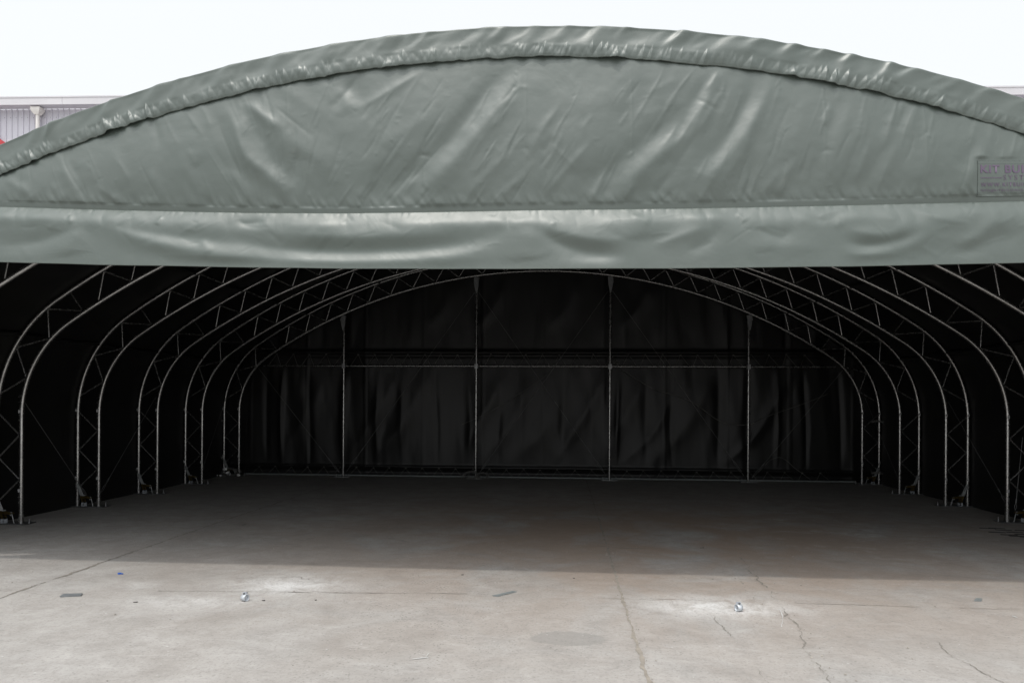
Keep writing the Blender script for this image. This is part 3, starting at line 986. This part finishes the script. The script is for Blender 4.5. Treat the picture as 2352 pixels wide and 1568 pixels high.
# --- rear end: black curtain, posts, rails and lacing
YR = 14.98
RF = []
rg = np.random.default_rng(17)
for k in range(20):
    x = -6.3 + 12.6 * k / 19 + rg.uniform(-.2, .2)
    RF.append(([(x, 0.15), (x + rg.uniform(-.06, .06), 1.2), (x + rg.uniform(-.1, .1), 2.5)], rg.uniform(.03, .08), rg.uniform(.02, .05) * rg.choice([-1, 1])))
    RF.append(([(x + .2, 2.75), (x + .2 + rg.uniform(-.15, .15), 4.3)], rg.uniform(.04, .1), rg.uniform(.01, .035) * rg.choice([-1, 1])))
for x in (-3.6, -2.9, -1.2, -.5, 0.3, 1.0, 1.9, 2.7, 3.3, -5.2, 4.9):
    RF.append(([(x - rg.uniform(.5, 1.1), .3), (x - .3, 1.0), (x + .1, 1.7), (x + .45, 2.45)], rg.uniform(.08, .16), rg.uniform(.02, .045)))
for x in (-2.6, -1.5, 0.1, 1.7):
    RF.append(([(x, 3.2), (x + .5, 3.9), (x + .7, 4.4)], rg.uniform(.08, .16), rg.uniform(.02, .05)))
cx_ = np.linspace(-7.085, 7.085, 620)
ct = np.linspace(0, 1, 200)[:, None]
po = profile(0.395)
top = np.array([np.interp(x, po[20:-20, 0], po[20:-20, 1]) if abs(x) < 7.0 else 1.9 for x in cx_])
Xc = cx_[None] + 0 * ct
Zc = 0.004 + (top[None] - 0.004) * ct
hc = folds(Xc, Zc, RF, 0.85, 1.5) * sstep(0.03, 0.25, Zc)
hc += 0.03 * vnoise2(Xc, Zc * .3, 1.3, 91) + 0.012 * vnoise2(Xc + .12 * Zc, Zc * .12, 4.2, 92) + 0.003 * vnoise2(Xc, Zc * .3, 9, 93)
hc += 0.010 * np.abs(vnoise1(Xc + 0.05 * Zc, 1.55, 94))
hc += 0.05 * np.exp(-((Zc - 2.76) / 0.045) ** 2) + 0.03 * np.exp(-((Zc - 0.22) / 0.03) ** 2) - 0.03 * np.exp(-((Zc - 0.10) / 0.06) ** 2)
hc -= 0.02 * sstep(2.62, 2.72, Zc)
for xs_ in np.arange(-6.6, 6.7, 1.32):                        # welded panel laps
    hc += 0.006 * sstep(xs_ - 0.012, xs_ + 0.0, Xc) * sstep(xs_ + 0.075, xs_ + 0.06, Xc)
rear = grid_mesh('rear_curtain', np.dstack([Xc, YR - hc, Zc]), M['black'], shelter, 0.004)

pr = profile(0.40)
rb = MB()  # unseen sheet added behind the curtain to keep light from leaking in
n = len(pr)
rb.add([(x, 15.14 + dy, z) for dy in (0, 0.012) for x, z in pr], [tuple(range(n - 1, -1, -1)), tuple(range(n, 2 * n))] + [(i, i + 1, n + i + 1, n + i) for i in range(n - 1)])
rb.build('rear_light_block', M['cover'], shelter)

YP = 14.79
posts = [-4.363, -1.418, 1.474, 4.392]
for x in posts:
    zt_ = -6.34 + math.sqrt(10.83 ** 2 - x ** 2) - 0.03
    dz = zt_ - 0.15
    p = MB().tube([(0, 0, 0.012), (0, 0, dz - 0.10)], 0.0235, 12).build('end_post', M['galv'], shelter)
    p.location = (x, YP, 0)
    hb = MB()
    n8 = 8
    hb.box((0, -0.045, zt_ - 0.055), (0.105, 0.06, 0.13), Matrix.Rotation(-0.25 * x / 4.4, 3, 'Y'))
    vs = [Vector((a * w_, -0.045 + b * 0.026, z)) for z, w_ in ((zt_ - 0.12, .050), (zt_ - 0.20, .040), (zt_ - 0.31, .014)) for a, b in ((-1, -1), (1, -1), (1, 1), (-1, 1))]
    hb.add(vs, [(4 * i + k, 4 * i + (k + 1) % 4, 4 * i + 4 + (k + 1) % 4, 4 * i + 4 + k) for i in range(2) for k in range(4)] + [(8, 9, 10, 11)])
    hb.build('head_bracket', M['plate'], p)
    MB().box((0, -0.02, 0.008), (0.34, 0.16, 0.012)).build('base_plate', M['plate'], p)
    for dx in (-0.14, 0.14):
        b = link(bpy.data.objects.new('anchor_bolt', bolt), p)
        b.location = (dx, -0.05, 0)
    MB().box((0, -0.01, 2.446), (0.07, 0.062, 0.10)).build('rail_clamp', M['plate'], p)
ends = [-6.22] + posts + [6.22]
for a, b in zip(ends[:-1], ends[1:]):
    MB().tube([(a + 0.037, YP - 0.005, 2.446), (b - 0.037, YP - 0.005, 2.446)], 0.019, 10).build('end_rail', M['galv'], shelter)
MB().tube([(-6.6, 14.83, 0.035), (6.6, 14.83, 0.035)], 0.018, 8).build('floor_rail', M['strip'], shelter)


def lacing(z0, z1, yr, x0, x1, pitch, r_):
    m_ = MB()
    x = x0
    while x < x1 - pitch:
        j = random.uniform(-.012, .012)
        a = (x + .02, yr - 0.02, z0 - .015)
        pk = (x + pitch * .42 + j, 14.925, z1 + random.uniform(-.01, .01))
        pk2 = (pk[0] + .018, 14.925, pk[2] - .004)
        b = (x + pitch * .86 + j, yr - 0.02, z0 + 0.012)
        c = (x + pitch * .95, yr - 0.015, z0 - 0.025)
        m_.tube([a, pk], r_, 6).tube([pk2, b], r_, 6).tube([b, c], r_, 6)
        m_.tube([(pk[0] - .01, 14.93, pk[2] + .012), (pk[0] + .025, 14.93, pk[2] + .012)], 0.011, 6)
        x += pitch
    return m_


lacing(2.446, 2.70, YP, -6.1, 6.15, 0.372, 0.0052).build('lacing_cord', M['rope'], shelter)
lacing(0.035, 0.185, 14.83, -6.5, 6.5, 0.372, 0.0036).build('lacing_cord', M['rope'], shelter)

# ------------------------------------------------------------------ bracing cables
def cable(name, a, b, label, group, sag=0.0, buckle=True, r_=0.0042):
    A, B = Vector(a), Vector(b)
    o = tag(empty(name, tuple(B)), label, 'cable', group)
    A = A - B
    pts = [A * (1 - q) + Vector((0, 0, -sag * 4 * q * (1 - q))) for q in np.linspace(0, 1, 13)]
    cut = 0.86 if buckle else 1.0
    body = [A * (1 - q) + Vector((0, 0, -sag * 4 * q * (1 - q))) for q in np.linspace(0, cut, 13)]
    MB().tube(body, r_, 6).build('wire', M['wire'], o)
    if buckle:
        d = A.normalized()
        s0, s1 = A * (1 - cut), A * 0.02
        sd = d.cross(Vector((0, 1, 0))).normalized()
        L = (s0 - s1).length
        m_ = MB()
        m_.tube([s0, s0 - d * L * .35], r_ * 1.1, 6)
        for k in (-1, 1):
            m_.tube([s0 - d * L * .35, s0 - d * L * .42 + sd * .014 * k, s0 - d * L * .80 + sd * .014 * k, s0 - d * L * .87], 0.0042, 6)
        m_.tube([s0 - d * L * .85, s1], 0.006, 6)
        m_.build('turnbuckle', M['wire'], o)
        MB().tube([s0 + d * .03, s0 - d * .03], r_ * 2.6, 6).build('cable_grip', M['wire'], o)
    return o


GB = 'bracing cables across the rear frame'
yb = 14.74
def rear_pt(u, v): return at(u, v, yb)
cable('brace_cable', rear_pt(594, 846), (-4.40, yb, 0.06), 'thin cable from the rear arch left knee down to the first post foot', GB)
cable('brace_cable', rear_pt(1090, 672), (-4.32, yb, 0.06), 'long thin cable from the second rear post head down left to the first post foot', GB)
cable('brace_cable', rear_pt(1100, 672), (1.44, yb, 0.06), 'thin cable from the second rear post head down right to the third post foot', GB)
cable('brace_cable', rear_pt(1397, 668), (-1.38, yb - .02, 0.06), 'thin cable from the third rear post head down left to the second post foot', GB)
cable('brace_cable', rear_pt(1407, 668), (4.35, yb, 0.06), 'long thin cable from the third rear post head down right to the fourth post foot', GB)
cable('brace_cable', rear_pt(1936, 850), (4.43, yb, 0.06), 'thin cable from the rear arch right knee down to the fourth post foot', GB)
GW = 'bracing cables along the side walls'
WI = 6.69
cable('side_cable', (-WI - .03, YT[2], 1.70), (-WI - .10, YT[3] - .1, 0.16), 'dark cable on the left wall between the two nearest left legs', GW)
cable('side_cable', (-WI - .03, YT[4], 1.72), (-WI - .06, YT[3] + .1, 0.16), 'dark cable on the left wall rising behind the second left leg', GW)
cable('side_cable', (-WI - .25, YT[6], 1.9), (-WI - .08, YT[5] + .1, 0.16), 'dark cable on the left wall near the rear corner', GW)
cable('side_cable', (WI + .03, YT[4], 1.70), (WI + .08, YT[3] + .1, 0.20), 'dark cable on the right wall behind the nearest right leg', GW)
cable('side_cable', (WI + .20, YT[3], 1.2), (WI + .06, YT[3] - .07, 0.16), 'short dark cable with turnbuckle at the nearest right leg', GW)
cable('side_cable', (WI + .05, YT[6], 1.8), (WI + .06, YT[5] + .08, 0.16), 'dark cable on the right wall near the rear corner', GW)

# slack dark ropes against the curtain
def rope(name, pts, label, r_=0.006, m='rope', smooth=6):
    P = [Vector(p) for p in pts]
    out_ = []
    n = len(P)
    for i in range(n - 1):
        p0, p1, p2, p3 = P[max(i - 1, 0)], P[i], P[i + 1], P[min(i + 2, n - 1)]
        for q in range(smooth):
            t = q / smooth
            out_.append(0.5 * ((2 * p1) + (p2 - p0) * t + (2 * p0 - 5 * p1 + 4 * p2 - p3) * t * t + (3 * p1 - p0 - 3 * p2 + p3) * t ** 3))
    out_.append(P[-1])
    o = MB().tube(out_, r_, 6).build(name, M[m])
    return tag(o, label, 'rope')


rope('slack_rope', [at(u, v, 14.86) for u, v in ((1430, 850), (1500, 892), (1580, 918), (1650, 965), (1690, 975), (1730, 972), (1765, 955), (1850, 925), (1900, 905))], 'slack dark rope hanging in front of the curtain by the fourth post', 0.006)
rope('slack_rope', [at(u, v, 14.80) for u, v in ((1742, 1085), (1762, 1062), (1785, 1050), (1805, 1056), (1825, 1074), (1850, 1092))], 'loose rope arching over the floor right of the fourth post', 0.006)
rope('slack_rope', [at(u, v, 14.84) for u, v in ((1060, 975), (1120, 948), (1180, 912), (1230, 880), (1262, 856))], 'faint rope line slanting across the curtain right of the second post', 0.004)


def coil(c, rx, rz_, n, label, r_=0.0055, m='rope', seed=2):
    rg_ = random.Random(seed)
    pts = []
    for k in range(n * 14):
        a = 2 * math.pi * k / 14
        rr = 1 + rg_.uniform(-.25, .25)
        pts.append((c[0] + rx * rr * math.cos(a) + rg_.uniform(-.02, .02), c[1] + 0.06 * rr * math.sin(a * 1.3), max(0.015, c[2] + rz_ * rr * math.sin(a))))
    return rope('rope_coil', pts, label, r_, m, 3)


coil((-1.50, 14.66, 0.09), 0.16, 0.07, 6, 'tangled rope coil around the second rear post foot', seed=4)
coil((-1.27, 14.70, 0.08), 0.13, 0.06, 4, 'smaller rope tangle just right of the second rear post foot', seed=6)
coil((-6.80, 14.50, 0.10), 0.17, 0.08, 7, 'heap of cord at the left foot of the rear arch', seed=8)
coil((1.62, 14.74, 2.52), 0.05, 0.04, 2, 'spare cord end knotted on the rear rail right of the third post', 0.004, seed=9)

# bright plastic scraps in the rear left corner
rg = random.Random(5)
for k, (dx, dz, s) in enumerate([(-.06, .17, .055), (0.0, .10, .045), (0.05, .06, .03), (-.27, .035, .05), (-.15, .03, .035), (0.24, .05, .045)]):
    m_ = MB()
    vs = [Vector((math.cos(a) * s * rg.uniform(.5, 1.2), rg.uniform(-.02, .02), math.sin(a) * s * rg.uniform(.3, .8))) for a in np.linspace(0, 5.4, 7)]
    vs2 = [v + Vector((rg.uniform(-.005, .005), 0.02, rg.uniform(-.005, .005))) for v in vs]
    n = len(vs)
    m_.add(vs + vs2, [tuple(range(n - 1, -1, -1)), tuple(range(n, 2 * n))] + [(i, (i + 1) % n, n + (i + 1) % n, n + i) for i in range(n)])
    o = m_.build('plastic_scrap', M['foil'])
    o.location = (-6.82 + dx, 14.42, max(dz, s * .8))
    tag(o, 'bright scrap of crumpled plastic in the cord heap at the rear left corner', 'scrap', 'plastic scraps in the rear left corner')

# ------------------------------------------------------------------ ratchet straps at the leg feet
def ratchet_mesh():
    web = MB().strip([(-0.115, 0.0, 0.36), (-0.08, 0, 0.27), (-0.035, 0, 0.17)], 0.05, (0.2, 1, 0), 0.006)
    web.strip([(-0.135, 0.012, 0.33), (-0.09, 0.012, 0.24), (-0.045, 0.0, 0.165)], 0.045, (0.2, 1, 0), 0.004)
    web.strip([(-0.035, -.004, 0.175), (-0.010, -0.006, 0.185), (0.005, -0.006, 0.172)], 0.05, (0.1, 1, 0), 0.005)
    body = MB()
    for sy in (-0.030, 0.030):
        for a, b, wd in (((-.045, .165), (0.0, 0.155), .030), ((-.03, .16), (-.005, .075), .030)):
            A, B = Vector((a[0], sy, a[1])), Vector((b[0], sy, b[1]))
            body.strip([A, B], wd, (B - A).cross(Vector((0, 1, 0))), 0.004)
    body.tube([(-.03, -.036, .150), (-.03, .036, .150)], 0.018, 10)
    body.tube([(-.012, -.034, .105), (-.012, .034, .105)], 0.011, 8)
    hand = MB()
    for sy in (-0.022, 0.022):
        hand.strip([(-.03, sy, .150), (.04, sy, .148), (.11, sy, .140)], 0.026, (0.05, 0, 1), 0.004)
    hand.tube([(.112, -.028, .140), (.112, .028, .140)], 0.010, 8)
    hand.box((.07, 0, .146), (.06, .05, .014))
    br = MB()
    for sx in (-.026, .026):
        br.box((sx - .005, 0, .040), (.006, .05, .052))
    br.box((-.005, 0, .016), (.058, .05, .006))
    br.tube([(-.036, 0, .052), (.026, 0, .052)], 0.006, 8)
    return [('webbing', web.mesh('webbing', M['web'])), ('buckle', body.mesh('buckle', M['gold'])),
            ('handle', hand.mesh('handle', M['gold'])), ('anchor_bracket', br.mesh('anchor_bracket', M['zinc']))]


RM = ratchet_mesh()
legs = {2: 'first', 3: 'second', 4: 'third', 5: 'fourth', 6: 'rearmost'}
for i in (2, 3, 4, 5, 6):
    for s_ in (-1, 1):
        if s_ > 0 and i == 2: continue                          # outside the frame
        o = empty('ratchet_strap', (s_ * (6.69 + 0.20), YT[i] - 0.04, 0.0), 0.0)
        o.scale = (-s_, 1, 1)
        side = 'left' if s_ < 0 else 'right'
        # the webbing leans out, the handle points to the inner leg
        o.scale = ((1 if s_ < 0 else -1), 1, 1)
        tag(o, 'gold ratchet buckle with white webbing at the foot of the %s %s leg' % (legs[i] if s_ < 0 or i == 6 else {3: 'nearest', 4: 'second', 5: 'third'}[i], side), 'ratchet strap', 'ratchet straps at the arch feet')
        for nm, me in RM:
            link(bpy.data.objects.new(nm, me), o)
# short cover straps pulled from the rear arch's outer legs
for (u, v, side, lb) in ((506, 853, -1, 'uppermost'), (487, 967, -1, 'middle'), (487, 1052, -1, 'lowest'), (2030, 970, 1, 'upper'), (2030, 1088, 1, 'lower')):
    x, y, z = at(u, v, 14.6)
    o = tag(empty('cover_strap', (x, y, z)), '%s dark cover strap with small buckle beside the %s rear leg' % (lb, 'left' if side < 0 else 'right'), 'strap', 'cover straps at the rear legs')
    MB().strip([(0, 0, 0), (-side * .12, 0, .03), (-side * .24, 0.02, .01)], 0.04, (0, .3, 1), 0.005).build('webbing', M['rope'], o)
    m_ = MB()
    m_.box((0, -.012, 0), (.07, .02, .045), Matrix.Rotation(.4 * side, 3, 'Y')).box((side * .035, -.012, -.04), (.03, .02, .05), Matrix.Rotation(.5, 3, 'Y'))
    m_.build('buckle', M['plate'], o)

rope('cord_end', [(-7.08 - .05, YT[3] - .05, 0.33), (-7.10, YT[3] - .08, .20), (-7.16, YT[3] - .1, .09), (-7.25, YT[3] - .12, .045)], 'pale cord end trailing from the outer second left leg to the floor', 0.006, 'web')
rope('cord_end', [(-7.08, YT[3] - .04, 1.45), (-7.12, YT[3] - .05, 1.1), (-7.13, YT[3] - .05, .8), (-7.10, YT[3] - .04, .62)], 'thin pale cord lying along the outer second left leg', 0.004, 'web')

# ------------------------------------------------------------------ small things on the floor
def ring_clamp(loc, rz, mirror, label):
    o = tag(empty('pipe_clamp', loc, rz), label, 'pipe clamp', 'bright pipe clamps on the slab')
    r0, r1, hw = 0.0235, 0.0285, 0.021
    n = 40
    vs, fs = [], []
    a0 = math.radians(97)
    for k in range(n + 1):
        a = a0 + (2 * math.pi - math.radians(14)) * k / n
        for r_, x in ((r1, -hw), (r1, hw), (r0, hw), (r0, -hw)):
            vs.append((x, r_ * math.cos(a), 0.0285 + r_ * math.sin(a)))
    for k in range(n):
        for q in range(4):
            fs.append((4 * k + q, 4 * k + (q + 1) % 4, 4 * k + 4 + (q + 1) % 4, 4 * k + 4 + q))
    fs += [(3, 2, 1, 0), tuple(4 * n + q for q in range(4))]
    m_ = MB().add(vs, fs, True)
    m_.build('band', M['zinc'], o)
    lg = MB()
    for y in (-0.007, 0.007):
        lg.box((0, y, 0.0635), (0.034, 0.005, 0.016))
    lg.build('lug', M['zinc'], o)
    bt = MB().tube([(mirror * .004, -0.024, 0.064), (mirror * .004, 0.024, 0.064)], 0.0035, 8)
    bt.tube([(mirror * .004, -0.020, 0.064), (mirror * .004, -0.012, 0.064)], 0.0075, 6).tube([(mirror * .004, 0.012, 0.064), (mirror * .004, 0.019, 0.064)], 0.0075, 6)
    bt.build('bolt', M['plate'], o)
    return o


x, y, _ = onfloor(560, 1381)
ring_clamp((x, y + .02, 0.0), R(-21), 1, 'shiny pipe clamp ring standing on white dust at the left')
x, y, _ = onfloor(1698, 1404.5)
ring_clamp((x, y + .02, 0.0), R(22), -1, 'shiny pipe clamp ring standing on white dust at the right')


def flat_plate(name, corners, th, m, label, holes=None):
    P = [Vector(onfloor(u, v)) for u, v in corners]
    c = sum(P, Vector()) / 4
    lo, hi = [p - c + Vector((0, 0, 0.0015)) for p in P], [p - c + Vector((0, 0, th)) for p in P]
    o = tag(MB().add(lo + hi, [(3, 2, 1, 0), (4, 5, 6, 7)] + [(i, (i + 1) % 4, 4 + (i + 1) % 4, 4 + i) for i in range(4)]).build(name, M[m]), label, 'metal plate')
    o.location = c
    if holes:
        for a in holes:
            q = (hi[0] + hi[3]) / 2 * (1 - a) + (hi[1] + hi[2]) / 2 * a
            MB().tube([q + Vector((0, 0, .0004)), q + Vector((0, 0, .0012))], 0.006, 10).build('bolt_hole', M['ink'], o)
    return o


flat_plate('flat_plate', [(137, 1371), (186, 1369), (190, 1364), (146, 1365)], 0.010, 'slate', 'short dark grey steel plate on the slab at far left')
flat_plate('flat_plate', [(1131, 1368), (1142, 1370), (1187, 1359), (1178, 1357)], 0.006, 'strip', 'narrow grey steel strip with bolt holes lying mid slab')
flat_plate('flat_plate', [(2237, 1380), (2254, 1381), (2256, 1375), (2242, 1374)], 0.007, 'strip', 'small square grey plate on the slab at the right edge')
x, y, _ = onfloor(275, 1318)
m_ = MB()
m_.box((0, 0, .008), (.024, .02, .012), Matrix.Rotation(.4, 3, 'Z')).box((.02, .004, .005), (.02, .012, .008), Matrix.Rotation(-.5, 3, 'Z')).box((-.016, .004, .006), (.012, .01, .01), Matrix.Rotation(.9, 3, 'Z'))
o = m_.build('plastic_scrap', M['blue'])
o.location = (x, y, 0)
tag(o, 'small bright blue plastic scrap on the slab near the shadow edge', 'scrap')
dark = [(605, 1379, .024, 0), (725, 1378, .014, 0), (311, 1383, .03, .1), (1062, 1320, .022, .2), (560, 1205, .05, .6), (1318, 1328, .014, 0), (1612, 1258, .05, .2)]
for k, (u, v, s, rz) in enumerate(dark):
    x, y, _ = onfloor(u, v)
    m_ = MB()
    m_.box((0, 0, .0035), (s, .008, .004)).box((s * .3, .003, .005), (s * .5, .006, .004), Matrix.Rotation(.4, 3, 'Z'))
    o = m_.build('dark_chip', M['blackbit'])
    o.location, o.rotation_euler = (x, y, 0), (0, 0, rz)
    tag(o, 'tiny dark chip of debris lying on the concrete slab', 'debris', 'dark chips on the slab')

# ------------------------------------------------------------------ warehouse behind
wa = empty('warehouse', (-18.35, 21.6, 0), math.atan2(22.7 - 21.6, 15.04 + 18.35))
tag(wa, 'pale grey clad warehouse with overhanging gutter rising behind the shelter', 'warehouse')
ZT, ZB = 11.80, 11.52
Lw = 60.0
x0w = -14.0
# ribbed cladding
xs, ysw = [], []
x = x0w
while x < Lw:
    for dx, dy in ((0, 0), (.142, 0), (.150, .006), (.154, .006), (.160, -.026), (.182, -.026), (.188, 0)):
        xs.append(x + dx)
        ysw.append(0.32 + dy)
    x += 0.20
xs, ysw = np.array(xs), np.array(ysw)
P = np.dstack([np.vstack([xs, xs]), np.vstack([ysw, ysw]), np.vstack([np.zeros_like(xs), np.full_like(xs, ZB + 0.001)])])
wall = grid_mesh('wall', P, M['cladding'], wa)
wall.data.polygons.foreach_set('use_smooth', np.zeros(len(wall.data.polygons), dtype=bool))
# side and back of the building, so it is a volume
MB().box((x0w + (Lw - x0w) / 2, 10.6, (ZB - .1) / 2), (Lw - x0w - .05, 20.3, ZB - .1)).build('rear_walls', M['cladding'], wa)
sc_ = MB()
for k in range(int((Lw - x0w) / 0.2)):
    xx = x0w + 0.2 * k + 0.10
    if -2 < xx < 40:
        sc_.box((xx + .02, 0.315, 11.24), (.012, .012, .012))
sc_.build('screw_row', M['blackbit'], wa)
fs_ = MB()
seg = [x0w, -6.0, 2.16, 9.6, 17.0, 24.4, 31.8, 39.2, 46.6, Lw]
for a, b in zip(seg[:-1], seg[1:]):
    fs_.box(((a + b) / 2, -0.01, (ZT + ZB) / 2 - .02), (b - a - 0.012, 0.03, ZT - ZB - 0.05))
fs_.build('fascia', M['fascia'], wa)
MB().box((x0w + (Lw - x0w) / 2, 0.04, ZT - .02), (Lw - x0w, 0.16, 0.045)).build('gutter_lip', M['fascia'], wa)
MB().box((x0w + (Lw - x0w) / 2, 0.155, ZB + .012), (Lw - x0w - .02, 0.29, 0.02)).build('soffit', M['cladding'], wa)
dp = MB().tube([(1.18, 0.17, 11.26), (1.18, 0.17, 0.2)], 0.060, 20, True).build('downpipe', M['pipe'], wa)
vs = []
for z, hx, hy in ((11.49, .165, .13), (11.40, .155, .125), (11.35, .135, .11), (11.26, .075, .07)):
    vs += [(1.18 + a * hx, 0.16 + b * hy, z) for a, b in ((-1, -1), (1, -1), (1, 1), (-1, 1))]
MB().add(vs, [(0, 1, 2, 3), (15, 14, 13, 12)] + [(4 * i + k, 4 * i + 4 + k, 4 * i + 4 + (k + 1) % 4, 4 * i + (k + 1) % 4) for i in range(3) for k in range(4)]).build('rain_head', M['pipe'], dp)
# red board whose sloping edge just shows at the left
rd = MB()
out2 = [(-3.2, 7.8), (3.9, 7.8), (-1.25, 11.20), (-3.2, 11.20)]
n = 4
vs = [(x, 0.24, z) for x, z in out2] + [(x, 0.28, z) for x, z in out2]
rd.add(vs, [(0, 1, 2, 3), (7, 6, 5, 4)] + [(i, 4 + i, 4 + (i + 1) % 4, (i + 1) % 4) for i in range(4)])
o = rd.build('red_board', M['red'])
o.parent = None
o.matrix_world = wa.matrix_basis.copy()
tag(o, 'red board with a sloping edge on the warehouse wall at far left', 'sign board')
